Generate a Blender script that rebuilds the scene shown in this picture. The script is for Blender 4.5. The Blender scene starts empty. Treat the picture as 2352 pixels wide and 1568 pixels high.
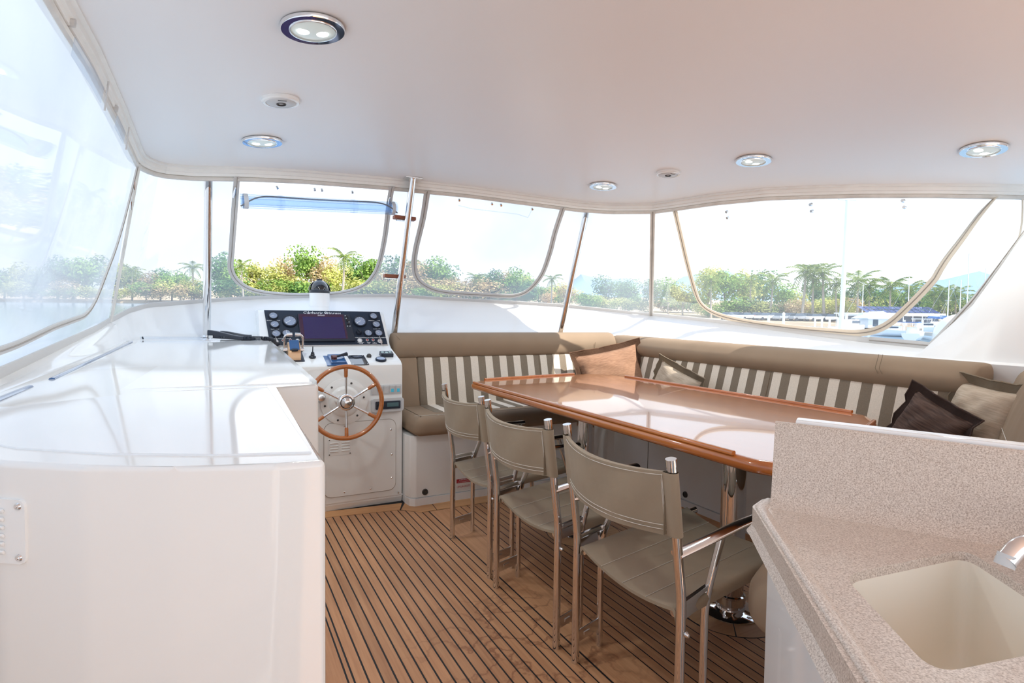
import bpy, bmesh, math, random
import numpy as np
from mathutils import Vector, Matrix, Euler
random.seed(7)
SC = bpy.context.scene
COL = SC.collection
PI = math.pi

# ---------------------------------------------------------------- camera
cam_d = bpy.data.cameras.new('camera'); cam = bpy.data.objects.new('camera', cam_d); COL.objects.link(cam)
cam_d.sensor_width = 36.0; cam_d.lens = 1300.0 / 2352 * 36.0; cam_d.clip_start = 0.05; cam_d.clip_end = 5000
RX = ((0.8865268, -0.0092358, 0.4625851), (-0.4625219, -0.0435956, 0.8855354), (0.0119881, -0.9990066, -0.0429204))
m = Matrix.Identity(4)
for i in range(3):
    m[i][0] = RX[i][0]; m[i][1] = -RX[i][1]; m[i][2] = -RX[i][2]
m[2][3] = 1.2
cam.matrix_world = m
SC.camera = cam

# ---------------------------------------------------------------- world, sun, exposure
SKY = 1.08; SUN = 5.6
w = bpy.data.worlds.new('sky'); SC.world = w; w.use_nodes = True
nt = w.node_tree; nt.nodes.clear()
tc = nt.nodes.new('ShaderNodeTexCoord'); sx = nt.nodes.new('ShaderNodeSeparateXYZ')
rp = nt.nodes.new('ShaderNodeValToRGB'); bg = nt.nodes.new('ShaderNodeBackground'); wo = nt.nodes.new('ShaderNodeOutputWorld')
rp.color_ramp.elements[0].position = 0.0; rp.color_ramp.elements[0].color = (.95, .975, 1.0, 1)
rp.color_ramp.elements[1].position = 1.0; rp.color_ramp.elements[1].color = (.60, .75, 1.0, 1)
e = rp.color_ramp.elements.new(.25); e.color = (.86, .93, 1.0, 1)
nt.links.new(tc.outputs['Generated'], sx.inputs[0]); nt.links.new(sx.outputs['Z'], rp.inputs[0])
nt.links.new(rp.outputs[0], bg.inputs[0]); nt.links.new(bg.outputs[0], wo.inputs[0]); bg.inputs[1].default_value = SKY
sun_d = bpy.data.lights.new('sun', 'SUN'); sun = bpy.data.objects.new('sun', sun_d); COL.objects.link(sun)
sun_d.energy = SUN; sun_d.angle = math.radians(.6); sun_d.color = (1.0, .93, .82)
SUNDIR = Vector((.55, -.80, 1.04)).normalized()
sun.rotation_euler = SUNDIR.to_track_quat('Z', 'Y').to_euler()
sun.location = (6, -8, 12)
vs = SC.view_settings
SC.display_settings.display_device = 'sRGB'
vs.view_transform = 'Standard'; vs.look = 'None'; vs.gamma = 1.0; vs.use_curve_mapping = False; vs.exposure = 0.72
SC.cycles.max_bounces = 12; SC.cycles.diffuse_bounces = 6; SC.cycles.transparent_max_bounces = 24
SC.cycles.glossy_bounces = 5; SC.cycles.caustics_reflective = False; SC.cycles.caustics_refractive = False

# ---------------------------------------------------------------- materials
def lin(c):
    return tuple((x / 12.92 if x <= .04045 else ((x + .055) / 1.055) ** 2.4) for x in c)
def rgb(r, g, b): return lin((r / 255., g / 255., b / 255.)) + (1.0,)
def base_mat(name):
    m = bpy.data.materials.new(name); m.use_nodes = True
    return m, m.node_tree, m.node_tree.nodes['Principled BSDF']
def M(name, col, rough=.5, metal=0, coat=0, spec=.5, bump=0, bscale=60, var=0, vscale=4, emit=None, es=0, coatr=.03, sheen=0):
    m, nt, b = base_mat(name)
    b.inputs['Base Color'].default_value = col; b.inputs['Roughness'].default_value = rough
    b.inputs['Metallic'].default_value = metal; b.inputs['Coat Weight'].default_value = coat
    b.inputs['Coat Roughness'].default_value = coatr
    b.inputs['Specular IOR Level'].default_value = spec
    if sheen: b.inputs['Sheen Weight'].default_value = sheen
    if emit: b.inputs['Emission Color'].default_value = emit; b.inputs['Emission Strength'].default_value = es
    if bump or var:
        t = nt.nodes.new('ShaderNodeTexCoord'); n = nt.nodes.new('ShaderNodeTexNoise')
        nt.links.new(t.outputs['Object'], n.inputs['Vector'])
    if bump:
        n.inputs['Scale'].default_value = bscale; n.inputs['Detail'].default_value = 4
        bp = nt.nodes.new('ShaderNodeBump'); bp.inputs['Strength'].default_value = bump; bp.inputs['Distance'].default_value = .01
        nt.links.new(n.outputs['Fac'], bp.inputs['Height']); nt.links.new(bp.outputs[0], b.inputs['Normal'])
    if var:
        n2 = nt.nodes.new('ShaderNodeTexNoise'); n2.inputs['Scale'].default_value = vscale; n2.inputs['Detail'].default_value = 5
        nt.links.new(t.outputs['Object'], n2.inputs['Vector'])
        mx = nt.nodes.new('ShaderNodeMix'); mx.data_type = 'RGBA'
        mr = nt.nodes.new('ShaderNodeMapRange'); mr.inputs['From Min'].default_value = .3; mr.inputs['From Max'].default_value = .7
        nt.links.new(n2.outputs['Fac'], mr.inputs[0]); nt.links.new(mr.outputs[0], mx.inputs[0])
        mx.inputs[6].default_value = tuple(c * (1 - var) for c in col[:3]) + (1,)
        mx.inputs[7].default_value = tuple(min(1, c * (1 + var)) for c in col[:3]) + (1,)
        nt.links.new(mx.outputs[2], b.inputs['Base Color'])
    return m
def wood(name, c1, c2, axis=1, rough=.5, coat=0, rnd=.12, fine=1.0):
    """grain stretched along one object axis, tone shifting from piece to piece"""
    m, nt, b = base_mat(name)
    t = nt.nodes.new('ShaderNodeTexCoord'); mp = nt.nodes.new('ShaderNodeMapping')
    s = [60 * fine] * 3; s[axis] = 2.2 * fine; mp.inputs['Scale'].default_value = s
    oi = nt.nodes.new('ShaderNodeObjectInfo'); ad = nt.nodes.new('ShaderNodeVectorMath'); ad.operation = 'ADD'
    ml = nt.nodes.new('ShaderNodeMath'); ml.operation = 'MULTIPLY'; ml.inputs[1].default_value = 37.0
    nt.links.new(oi.outputs['Random'], ml.inputs[0])
    nt.links.new(t.outputs['Object'], ad.inputs[0]); nt.links.new(ml.outputs[0], ad.inputs[1]); nt.links.new(ad.outputs[0], mp.inputs[0])
    n = nt.nodes.new('ShaderNodeTexNoise'); n.inputs['Scale'].default_value = 1; n.inputs['Detail'].default_value = 5; n.inputs['Roughness'].default_value = .62
    nt.links.new(mp.outputs[0], n.inputs['Vector'])
    n2 = nt.nodes.new('ShaderNodeTexNoise'); n2.inputs['Scale'].default_value = 1.7; n2.inputs['Detail'].default_value = 3
    nt.links.new(t.outputs['Object'], n2.inputs['Vector'])
    mr = nt.nodes.new('ShaderNodeMapRange'); mr.inputs['From Min'].default_value = .3; mr.inputs['From Max'].default_value = .7
    nt.links.new(n.outputs['Fac'], mr.inputs[0])
    mx = nt.nodes.new('ShaderNodeMix'); mx.data_type = 'RGBA'; mx.inputs[6].default_value = c1; mx.inputs[7].default_value = c2
    nt.links.new(mr.outputs[0], mx.inputs[0])
    hsv = nt.nodes.new('ShaderNodeHueSaturation')
    m1 = nt.nodes.new('ShaderNodeMapRange'); m1.inputs['To Min'].default_value = 1 - rnd; m1.inputs['To Max'].default_value = 1 + rnd
    nt.links.new(oi.outputs['Random'], m1.inputs[0])
    m2 = nt.nodes.new('ShaderNodeMapRange'); m2.inputs['From Min'].default_value = .3; m2.inputs['From Max'].default_value = .7
    m2.inputs['To Min'].default_value = .90; m2.inputs['To Max'].default_value = 1.1
    nt.links.new(n2.outputs['Fac'], m2.inputs[0])
    mm = nt.nodes.new('ShaderNodeMath'); mm.operation = 'MULTIPLY'; nt.links.new(m1.outputs[0], mm.inputs[0]); nt.links.new(m2.outputs[0], mm.inputs[1])
    nt.links.new(mm.outputs[0], hsv.inputs['Value']); nt.links.new(mx.outputs[2], hsv.inputs['Color'])
    nt.links.new(hsv.outputs[0], b.inputs['Base Color'])
    b.inputs['Roughness'].default_value = rough; b.inputs['Coat Weight'].default_value = coat; b.inputs['Coat Roughness'].default_value = .03
    return m
def stripes(name, axis, period, duty, phase, c1, c2, rough=.85):
    m, nt, b = base_mat(name)
    t = nt.nodes.new('ShaderNodeTexCoord'); s = nt.nodes.new('ShaderNodeSeparateXYZ'); nt.links.new(t.outputs['Object'], s.inputs[0])
    a = nt.nodes.new('ShaderNodeMath'); a.operation = 'ADD'; a.inputs[1].default_value = phase; nt.links.new(s.outputs[axis], a.inputs[0])
    d = nt.nodes.new('ShaderNodeMath'); d.operation = 'DIVIDE'; d.inputs[1].default_value = period; nt.links.new(a.outputs[0], d.inputs[0])
    f = nt.nodes.new('ShaderNodeMath'); f.operation = 'FRACT'; nt.links.new(d.outputs[0], f.inputs[0])
    g = nt.nodes.new('ShaderNodeMath'); g.operation = 'GREATER_THAN'; g.inputs[1].default_value = duty; nt.links.new(f.outputs[0], g.inputs[0])
    mx = nt.nodes.new('ShaderNodeMix'); mx.data_type = 'RGBA'; mx.inputs[6].default_value = c1; mx.inputs[7].default_value = c2
    nt.links.new(g.outputs[0], mx.inputs[0])
    n = nt.nodes.new('ShaderNodeTexNoise'); n.inputs['Scale'].default_value = 160; nt.links.new(t.outputs['Object'], n.inputs['Vector'])
    hs = nt.nodes.new('ShaderNodeHueSaturation'); mr = nt.nodes.new('ShaderNodeMapRange'); mr.inputs['To Min'].default_value = .85; mr.inputs['To Max'].default_value = 1.15
    nt.links.new(n.outputs['Fac'], mr.inputs[0]); nt.links.new(mr.outputs[0], hs.inputs['Value']); nt.links.new(mx.outputs[2], hs.inputs['Color'])
    nt.links.new(hs.outputs[0], b.inputs['Base Color']); b.inputs['Roughness'].default_value = rough; b.inputs['Specular IOR Level'].default_value = .2
    return m
def weave(name, c1, c2, axis=1, scale=70, rough=.9):
    """streaky woven cloth"""
    m, nt, b = base_mat(name)
    t = nt.nodes.new('ShaderNodeTexCoord'); mp = nt.nodes.new('ShaderNodeMapping'); s = [scale * .22] * 3; s[axis] = scale * 2.4
    mp.inputs['Scale'].default_value = s; n = nt.nodes.new('ShaderNodeTexNoise'); n.inputs['Scale'].default_value = 1; n.inputs['Detail'].default_value = 3
    nt.links.new(t.outputs['Object'], mp.inputs[0]); nt.links.new(mp.outputs[0], n.inputs['Vector'])
    mr = nt.nodes.new('ShaderNodeMapRange'); mr.inputs['From Min'].default_value = .35; mr.inputs['From Max'].default_value = .65
    mx = nt.nodes.new('ShaderNodeMix'); mx.data_type = 'RGBA'; mx.inputs[6].default_value = c1; mx.inputs[7].default_value = c2
    nt.links.new(n.outputs['Fac'], mr.inputs[0]); nt.links.new(mr.outputs[0], mx.inputs[0]); nt.links.new(mx.outputs[2], b.inputs['Base Color'])
    bp = nt.nodes.new('ShaderNodeBump'); bp.inputs['Strength'].default_value = .3; bp.inputs['Distance'].default_value = .004
    nt.links.new(n.outputs['Fac'], bp.inputs['Height']); nt.links.new(bp.outputs[0], b.inputs['Normal'])
    b.inputs['Roughness'].default_value = rough; b.inputs['Specular IOR Level'].default_value = .15
    return m
def vinyl(name, haze, tint=(.93, .955, .98, 1), gloss=.018, hazecol=(.88, .93, 1, 1), rough=.02):
    """clear soft window vinyl: see-through film with a milky share and a faint sheen"""
    m = bpy.data.materials.new(name); m.use_nodes = True; nt = m.node_tree; nt.nodes.clear()
    o = nt.nodes.new('ShaderNodeOutputMaterial'); tr = nt.nodes.new('ShaderNodeBsdfTransparent'); tr.inputs[0].default_value = tint
    tl = nt.nodes.new('ShaderNodeBsdfTranslucent'); tl.inputs[0].default_value = hazecol
    gl = nt.nodes.new('ShaderNodeBsdfGlossy'); gl.inputs['Roughness'].default_value = rough
    m1 = nt.nodes.new('ShaderNodeMixShader'); m2 = nt.nodes.new('ShaderNodeMixShader')
    t = nt.nodes.new('ShaderNodeTexCoord'); n = nt.nodes.new('ShaderNodeTexNoise'); n.inputs['Scale'].default_value = 1.6; n.inputs['Detail'].default_value = 4
    nt.links.new(t.outputs['Object'], n.inputs['Vector'])
    mr = nt.nodes.new('ShaderNodeMapRange'); mr.inputs['From Min'].default_value = .3; mr.inputs['From Max'].default_value = .7
    mr.inputs['To Min'].default_value = haze * .75; mr.inputs['To Max'].default_value = min(.95, haze * 1.2)
    nt.links.new(n.outputs['Fac'], mr.inputs[0]); nt.links.new(mr.outputs[0], m1.inputs[0])
    nt.links.new(tr.outputs[0], m1.inputs[1]); nt.links.new(tl.outputs[0], m1.inputs[2])
    fr = nt.nodes.new('ShaderNodeFresnel'); fr.inputs[0].default_value = 1.25; mu = nt.nodes.new('ShaderNodeMath'); mu.operation = 'MULTIPLY'; mu.inputs[1].default_value = gloss * 10
    nt.links.new(fr.outputs[0], mu.inputs[0]); nt.links.new(mu.outputs[0], m2.inputs[0])
    nt.links.new(m1.outputs[0], m2.inputs[1]); nt.links.new(gl.outputs[0], m2.inputs[2]); nt.links.new(m2.outputs[0], o.inputs[0])
    return m
def speckle(name, cols, scale=260, rough=.35):
    m, nt, b = base_mat(name)
    t = nt.nodes.new('ShaderNodeTexCoord'); n = nt.nodes.new('ShaderNodeTexNoise'); n.inputs['Scale'].default_value = scale; n.inputs['Detail'].default_value = 2.5
    nt.links.new(t.outputs['Object'], n.inputs['Vector']); r = nt.nodes.new('ShaderNodeValToRGB')
    for i, (p, c) in enumerate(cols):
        el = r.color_ramp.elements[i] if i < 2 else r.color_ramp.elements.new(p)
        el.position = p; el.color = c
    nt.links.new(n.outputs['Fac'], r.inputs[0]); nt.links.new(r.outputs[0], b.inputs['Base Color']); b.inputs['Roughness'].default_value = rough
    return m

GEL = M('white_gelcoat', rgb(242, 243, 244), .06, spec=.42)
GELW = M('warm_gelcoat', rgb(240, 241, 240), .08, spec=.5)
SATIN = M('satin_moulding', rgb(238, 238, 238), .36, spec=.35)
CABM = M('cabinet_gelcoat', rgb(239, 238, 235), .06, spec=.6)
CEIL = M('satin_headliner', rgb(242, 242, 243), .32, spec=.4)
BAND = M('cream_moulding', rgb(240, 239, 235), .45, var=.03, vscale=9)
RAIL = M('pale_vinyl_rail', rgb(216, 211, 204), .3, var=.1, vscale=12)
def backlit(m, f):
    nt = m.node_tree; b = nt.nodes['Principled BSDF']; o = nt.nodes['Material Output']; tl = nt.nodes.new('ShaderNodeBsdfTranslucent'); tl.inputs[0].default_value = b.inputs['Base Color'].default_value
    ms = nt.nodes.new('ShaderNodeMixShader'); ms.inputs[0].default_value = f; nt.links.new(b.outputs[0], ms.inputs[1]); nt.links.new(tl.outputs[0], ms.inputs[2]); nt.links.new(ms.outputs[0], o.inputs[0]); return m
TAPE = backlit(M('zip_tape', rgb(226, 224, 222), .7), .35)
TAPEW = backlit(M('warm_zip_tape', rgb(236, 226, 212), .7), .4)
ZIPM = M('zipper_teeth', rgb(150, 142, 134), .5)
CHROME = M('polished_steel', (.80, .80, .81, 1), .06, metal=1)
CHROMEM = M('bright_steel', (.86, .86, .87, 1), .16, metal=1)
TEAK = wood('teak_plank', rgb(194, 140, 100), rgb(218, 166, 124), 1, .55)
TEAKX = wood('teak_margin', rgb(196, 144, 98), rgb(214, 164, 116), 0, .5)
CAULK = M('black_caulk', rgb(24, 24, 27), .6)
def add_stain(m, cx_, cy_, r_):
    nt = m.node_tree; b = nt.nodes['Principled BSDF']; src = b.inputs['Base Color'].links[0].from_socket
    g = nt.nodes.new('ShaderNodeNewGeometry'); d = nt.nodes.new('ShaderNodeVectorMath'); d.operation = 'DISTANCE'; d.inputs[1].default_value = (cx_, cy_, 0); nt.links.new(g.outputs['Position'], d.inputs[0])
    mk = nt.nodes.new('ShaderNodeMapRange'); mk.inputs['From Min'].default_value = r_ * .4; mk.inputs['From Max'].default_value = r_; mk.inputs['To Min'].default_value = 1; mk.inputs['To Max'].default_value = 0; nt.links.new(d.outputs['Value'], mk.inputs[0])
    n = nt.nodes.new('ShaderNodeTexNoise'); n.inputs['Scale'].default_value = 6.5; n.inputs['Detail'].default_value = 5; nt.links.new(g.outputs['Position'], n.inputs['Vector'])
    s = nt.nodes.new('ShaderNodeMath'); s.operation = 'SUBTRACT'; s.inputs[1].default_value = .52; nt.links.new(n.outputs['Fac'], s.inputs[0]); a = nt.nodes.new('ShaderNodeMath'); a.operation = 'ABSOLUTE'; nt.links.new(s.outputs[0], a.inputs[0])
    e_ = nt.nodes.new('ShaderNodeMapRange'); e_.inputs['From Min'].default_value = .004; e_.inputs['From Max'].default_value = .03; e_.inputs['To Min'].default_value = .55; e_.inputs['To Max'].default_value = 0; nt.links.new(a.outputs[0], e_.inputs[0])
    mu = nt.nodes.new('ShaderNodeMath'); mu.operation = 'MULTIPLY'; nt.links.new(e_.outputs[0], mu.inputs[0]); nt.links.new(mk.outputs[0], mu.inputs[1])
    mx = nt.nodes.new('ShaderNodeMix'); mx.data_type = 'RGBA'; nt.links.new(mu.outputs[0], mx.inputs[0]); nt.links.new(src, mx.inputs[6]); mx.inputs[7].default_value = rgb(120, 66, 40); nt.links.new(mx.outputs[2], b.inputs['Base Color'])
add_stain(TEAK, 1.02, 1.78, .50)
VARN = wood('varnished_cherry', rgb(172, 92, 32), rgb(202, 122, 48), 1, .25, coat=1.0, rnd=.0, fine=.45)
VARNL = wood('varnished_edge', rgb(178, 98, 40), rgb(206, 126, 58), 1, .25, coat=.8, rnd=.02, fine=.5)
VARNW = wood('varnished_wheel', rgb(172, 98, 44), rgb(192, 116, 56), 0, .25, coat=.8, rnd=.0, fine=.5)
CANVAS = M('taupe_canvas', rgb(160, 145, 125), .85, spec=.2, bump=.12, bscale=25, var=.07, vscale=7, sheen=.1)
STITCH = M('white_thread', rgb(212, 206, 196), .8)
CUSH = M('taupe_upholstery', rgb(150, 130, 110), .9, spec=.2, bump=.1, bscale=9, var=.04, vscale=5)
STX = stripes('stripe_cloth_athwart', 0, .12, .5, .0, rgb(228, 218, 205), rgb(135, 123, 108))
STY = stripes('stripe_cloth_fore_aft', 1, .12, .5, .0, rgb(226, 216, 203), rgb(130, 118, 104))
TANW = weave('tan_pillow_cloth', rgb(166, 130, 106), rgb(142, 108, 88), 1, 110)
DKW = weave('dark_pillow_cloth', rgb(98, 80, 72), rgb(72, 58, 54), 1, 60)
BGW = weave('beige_pillow_cloth', rgb(192, 176, 158), rgb(176, 160, 142), 1, 70)
FLG = M('pillow_edge_taupe', rgb(140, 126, 108), .9, spec=.15, bump=.2, bscale=40)
FLGD = M('pillow_edge_dark', rgb(76, 62, 58), .9, spec=.15, bump=.3, bscale=60)
FLGB = M('pillow_edge_brown', rgb(112, 86, 70), .9, spec=.15, bump=.3, bscale=60)
V_P = vinyl('hazy_vinyl_port', .76, hazecol=(.52, .56, .61, 1), gloss=.016)
V_F = vinyl('clear_vinyl_front', .46, hazecol=(.39, .42, .455, 1))
V_S = vinyl('clear_vinyl_side', .24, hazecol=(.32, .35, .39, 1))
ROLLM = vinyl('rolled_vinyl', .14, (.90, .945, .99, 1), .05, (.6, .75, 1, 1), .05)
ACRY = vinyl('acrylic', .10, (.965, .98, 1, 1), .02, (.8, .88, 1, 1), .05)
GRAN = speckle('speckled_solid_surface', [(.28, rgb(160, 143, 130)), (.72, rgb(230, 219, 208)), (.42, rgb(194, 179, 167)), (.55, rgb(213, 200, 189))], scale=420)
SINKM = M('cream_sink', rgb(240, 233, 220), .38)
BLK = M('black_plastic', rgb(38, 44, 56), .35)
BLKG = M('black_gloss', rgb(18, 20, 28), .05, coat=1)
NAVY = M('navy_panel', rgb(30, 42, 60), .4, spec=.4)
DIAL = M('dial_face', rgb(150, 164, 190), .25, coat=.6)
SCRN = M('dark_screen', rgb(34, 24, 84), .06, coat=1)  # violet-blue base colour stands in for the reflection on the glass
SCRF = M('screen_border', rgb(56, 16, 52), .08, coat=1)
WHT = M('white_print', rgb(238, 240, 244), .5)
RED = M('red_plastic', rgb(166, 40, 46), .4)
REDL = M('red_print', rgb(178, 44, 56), .5)
BRNZ = M('bronze_casting', rgb(206, 170, 136), .3, metal=.6)
BLUEP = M('blue_plate', rgb(50, 96, 150), .15, coat=.8)
TEAL = M('teal_rocker', rgb(70, 170, 196), .3, emit=rgb(70, 170, 196), es=.15)
LENS = M('frosted_lens', rgb(225, 236, 232), .3, emit=(.80, .95, .92, 1), es=.08)
LED = M('led_spot', (1, 1, 1, 1), .3, emit=(1, 1, 1, 1), es=2.5)
DARKRING = M('navy_bezel_ring', rgb(40, 52, 80), .12, coat=.8)
GREYP = M('grey_plastic', rgb(206, 208, 210), .4)
STICK = M('white_sticker', rgb(232, 230, 228), .5)
DKGR = M('dark_grey', rgb(70, 68, 66), .5)

# ---------------------------------------------------------------- building helpers
_WN = [False]
def put(name, me, mat, parent=None, loc=None, kind=None, label=None):
    o = bpy.data.objects.new(name, me)
    if _WN[0]:
        md = o.modifiers.new('weighted_normal', 'WEIGHTED_NORMAL'); md.keep_sharp = True; _WN[0] = False
    if mat is not None and not me.materials: me.materials.append(mat)
    COL.objects.link(o)
    if parent is not None: o.parent = parent
    if loc is not None: o.location = loc
    if kind: o['kind'] = kind
    if label: o['label'] = label
    return o
def fin(bm, smooth=True, angle=40):
    me = bpy.data.meshes.new('m'); bmesh.ops.recalc_face_normals(bm, faces=bm.faces[:]); bm.to_mesh(me); bm.free()
    if smooth:
        for p in me.polygons: p.use_smooth = True
        try: me.set_sharp_from_angle(angle=math.radians(angle))
        except Exception: pass
    return me
def obj(name, bm, mat, parent=None, loc=None, smooth=True, angle=40, kind=None, label=None):
    return put(name, fin(bm, smooth, angle), mat, parent, loc, kind, label)
def thing(name, label, cat, loc=(0, 0, 0), rotz=0, group=None):
    o = bpy.data.objects.new(name, None); COL.objects.link(o); o.location = loc; o.rotation_euler = (0, 0, rotz)
    o.empty_display_size = .1; o['label'] = label; o['category'] = cat
    if group: o['group'] = group
    return o
def tag(o, label, cat, group=None):
    o['label'] = label; o['category'] = cat
    if group: o['group'] = group
    return o
def struct(name, bm, mat, smooth=True, angle=40, label=None):
    o = obj(name, bm, mat, None, None, smooth, angle); o['kind'] = 'structure'
    if label: o['label'] = label
    return o
def dup(root, loc=None, rotz=None, label=None, group=None):
    r = root.copy(); COL.objects.link(r)
    if loc is not None: r.location = loc
    if rotz is not None: r.rotation_euler = (0, 0, rotz)
    if label: r['label'] = label
    if group: r['group'] = group
    for ch in list(root.children):
        c = ch.copy(); COL.objects.link(c); c.parent = r
        for g in list(ch.children):
            d = g.copy(); COL.objects.link(d); d.parent = c
    return r
def nb(): return bmesh.new()
def box(bm, c, s, bev=0, seg=2, rot=None):
    if bev: _WN[0] = True
    r = bmesh.ops.create_cube(bm, size=1); vs = r['verts']
    bmesh.ops.scale(bm, vec=s, verts=vs)
    if bev:
        es = list({e for v in vs for e in v.link_edges})
        r2 = bmesh.ops.bevel(bm, geom=es, offset=bev, segments=seg, profile=.5, affect='EDGES', clamp_overlap=True)
        vs = list({v for v in r2['verts']} | {v for v in vs if v.is_valid})
    if rot is not None: bmesh.ops.rotate(bm, cent=(0, 0, 0), matrix=Euler(rot).to_matrix(), verts=vs)
    bmesh.ops.translate(bm, vec=c, verts=vs); return vs
def B(c, s, bev=0, seg=2, rot=None):
    bm = nb(); box(bm, c, s, bev, seg, rot); return bm
def cyl(bm, p0, p1, r0, r1=None, n=20, cap=True):
    p0 = Vector(p0); p1 = Vector(p1); r1 = r0 if r1 is None else r1; d = p1 - p0
    q = d.to_track_quat('Z', 'Y').to_matrix(); a = []; b = []
    for i in range(n):
        t = 2 * PI * i / n; v = Vector((math.cos(t), math.sin(t), 0))
        a.append(bm.verts.new(p0 + q @ (v * r0))); b.append(bm.verts.new(p1 + q @ (v * r1)))
    for i in range(n): bm.faces.new((a[i], a[(i + 1) % n], b[(i + 1) % n], b[i]))
    if cap: bm.faces.new(a[::-1]); bm.faces.new(b)
def tube(bm, pts, r, n=10, cap=True, flat=1.0):
    """round bar swept along points; r may be a list; flat squashes it in the frame's second axis"""
    P = [Vector(p) for p in pts]; rs = r if isinstance(r, (list, tuple)) else [r] * len(P)
    up = Vector((0, 0, 1)); rings = []; prev = None
    for i, p in enumerate(P):
        d = (P[min(i + 1, len(P) - 1)] - P[max(i - 1, 0)]).normalized()
        if prev is None:
            s = d.cross(up)
            if s.length < .1: s = d.cross(Vector((1, 0, 0)))
        else: s = prev - d * prev.dot(d)
        s.normalize(); prev = s; t = s.cross(d).normalized()
        k = 1.0
        if 0 < i < len(P) - 1:
            c = (P[i] - P[i - 1]).normalized().dot((P[i + 1] - P[i]).normalized()); k = 1 / max(.6, math.sqrt(max(.1, (1 + c) / 2)))
        rings.append([bm.verts.new(p + s * math.cos(2 * PI * j / n) * rs[i] * k + t * math.sin(2 * PI * j / n) * rs[i] * flat) for j in range(n)])
    for a, b in zip(rings, rings[1:]):
        for j in range(n): bm.faces.new((a[j], a[(j + 1) % n], b[(j + 1) % n], b[j]))
    if cap: bm.faces.new(rings[0][::-1]); bm.faces.new(rings[-1])
def lathe(bm, prof, c=(0, 0, 0), n=32, mat=None):
    """profile (r, z) turned about z, optionally through a 3x3 matrix"""
    c = Vector(c); rings = []
    for r, z in prof:
        if r < 1e-5:
            v = Vector((0, 0, z)); v = (mat @ v if mat is not None else v); rings.append([bm.verts.new(c + v)])
        else:
            L = []
            for i in range(n):
                v = Vector((r * math.cos(2 * PI * i / n), r * math.sin(2 * PI * i / n), z)); v = (mat @ v if mat is not None else v); L.append(bm.verts.new(c + v))
            rings.append(L)
    for a, b in zip(rings, rings[1:]):
        if len(a) == 1 and len(b) == 1: continue
        if len(a) == 1:
            for i in range(n): bm.faces.new((a[0], b[i], b[(i + 1) % n]))
        elif len(b) == 1:
            for i in range(n): bm.faces.new((a[i], b[0], a[(i + 1) % n]))
        else:
            for i in range(n): bm.faces.new((a[i], b[i], b[(i + 1) % n], a[(i + 1) % n]))
def prism(bm, poly, z0, z1, bev=0, seg=2):
    """polygon in xy raised from z0 to z1 (numbers or functions of x, y)"""
    f = (lambda z: z if callable(z) else (lambda x, y: z)); f0 = f(z0); f1 = f(z1)
    a = [bm.verts.new((x, y, f0(x, y))) for x, y in poly]; b = [bm.verts.new((x, y, f1(x, y))) for x, y in poly]; n = len(poly)
    fs = [bm.faces.new(a[::-1]), bm.faces.new(b)] + [bm.faces.new((a[i], a[(i + 1) % n], b[(i + 1) % n], b[i])) for i in range(n)]
    if bev:
        _WN[0] = True
        es = list({e for e in b[0].link_edges} | {e for v in b for e in v.link_edges if all(q in b for q in e.verts)} | {e for v in b for e in v.link_edges})
        bmesh.ops.bevel(bm, geom=es, offset=bev, segments=seg, profile=.5, affect='EDGES', clamp_overlap=True)
def grid(bm, rows, close=False):
    V = [[bm.verts.new(p) for p in r] for r in rows]
    for a, b in zip(V, V[1:]):
        n = len(a)
        for j in range(n if close else n - 1): bm.faces.new((a[j], a[(j + 1) % n], b[(j + 1) % n], b[j]))
    return V
def extr(path, prof, close=True, cap=True):
    """sweep a closed profile (across, up) along an xy(z) path; across points to the left of travel"""
    bm = nb(); P = [Vector(p) for p in path]; rows = []
    for i, p in enumerate(P):
        d = (P[min(i + 1, len(P) - 1)] - P[max(i - 1, 0)]); d.z = 0; d.normalize(); s = Vector((-d.y, d.x, 0)); k = 1.0
        if 0 < i < len(P) - 1:
            a = (P[i] - P[i - 1]); b = (P[i + 1] - P[i]); a.z = 0; b.z = 0
            c = a.normalized().dot(b.normalized()); k = 1 / max(.5, math.sqrt(max(.05, (1 + c) / 2)))
        rows.append([p + s * (u * k) + Vector((0, 0, v)) for u, v in prof])
    V = grid(bm, rows, close)
    if cap and close: bm.faces.new(V[0][::-1]); bm.faces.new(V[-1])
    return bm
def rrect(w, h, r, n=5):
    out = []
    for cx, cy, a0 in ((w / 2 - r, h / 2 - r, 0), (-w / 2 + r, h / 2 - r, 90), (-w / 2 + r, -h / 2 + r, 180), (w / 2 - r, -h / 2 + r, 270)):
        for i in range(n + 1):
            a = math.radians(a0 + 90 * i / n); out.append((cx + r * math.cos(a), cy + r * math.sin(a)))
    return out
def smoothpoly(P, n=6, r=.05):
    """round the corners of an open or closed 2D/3D polyline"""
    out = []
    P = [Vector(p) for p in P]
    for i, p in enumerate(P):
        if i == 0 or i == len(P) - 1: out.append(p); continue
        a = (P[i - 1] - p); b = (P[i + 1] - p); rr = min(r, a.length * .45, b.length * .45)
        A = p + a.normalized() * rr; C = p + b.normalized() * rr
        for k in range(n + 1):
            t = k / n; out.append(A * (1 - t) ** 2 + p * 2 * t * (1 - t) + C * t * t)
    return out
def text_bm(body, size, depth=.0006, align='CENTER'):
    cu = bpy.data.curves.new('t', 'FONT'); cu.body = body; cu.size = size; cu.extrude = depth; cu.align_x = align; cu.align_y = 'CENTER'
    cu.resolution_u = 3
    o = bpy.data.objects.new('t', cu); COL.objects.link(o); dg = bpy.context.evaluated_depsgraph_get(); dg.update()
    me = bpy.data.meshes.new_from_object(o.evaluated_get(dg)); bpy.data.objects.remove(o); bpy.data.curves.remove(cu)
    me.materials.clear()
    return me
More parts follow.
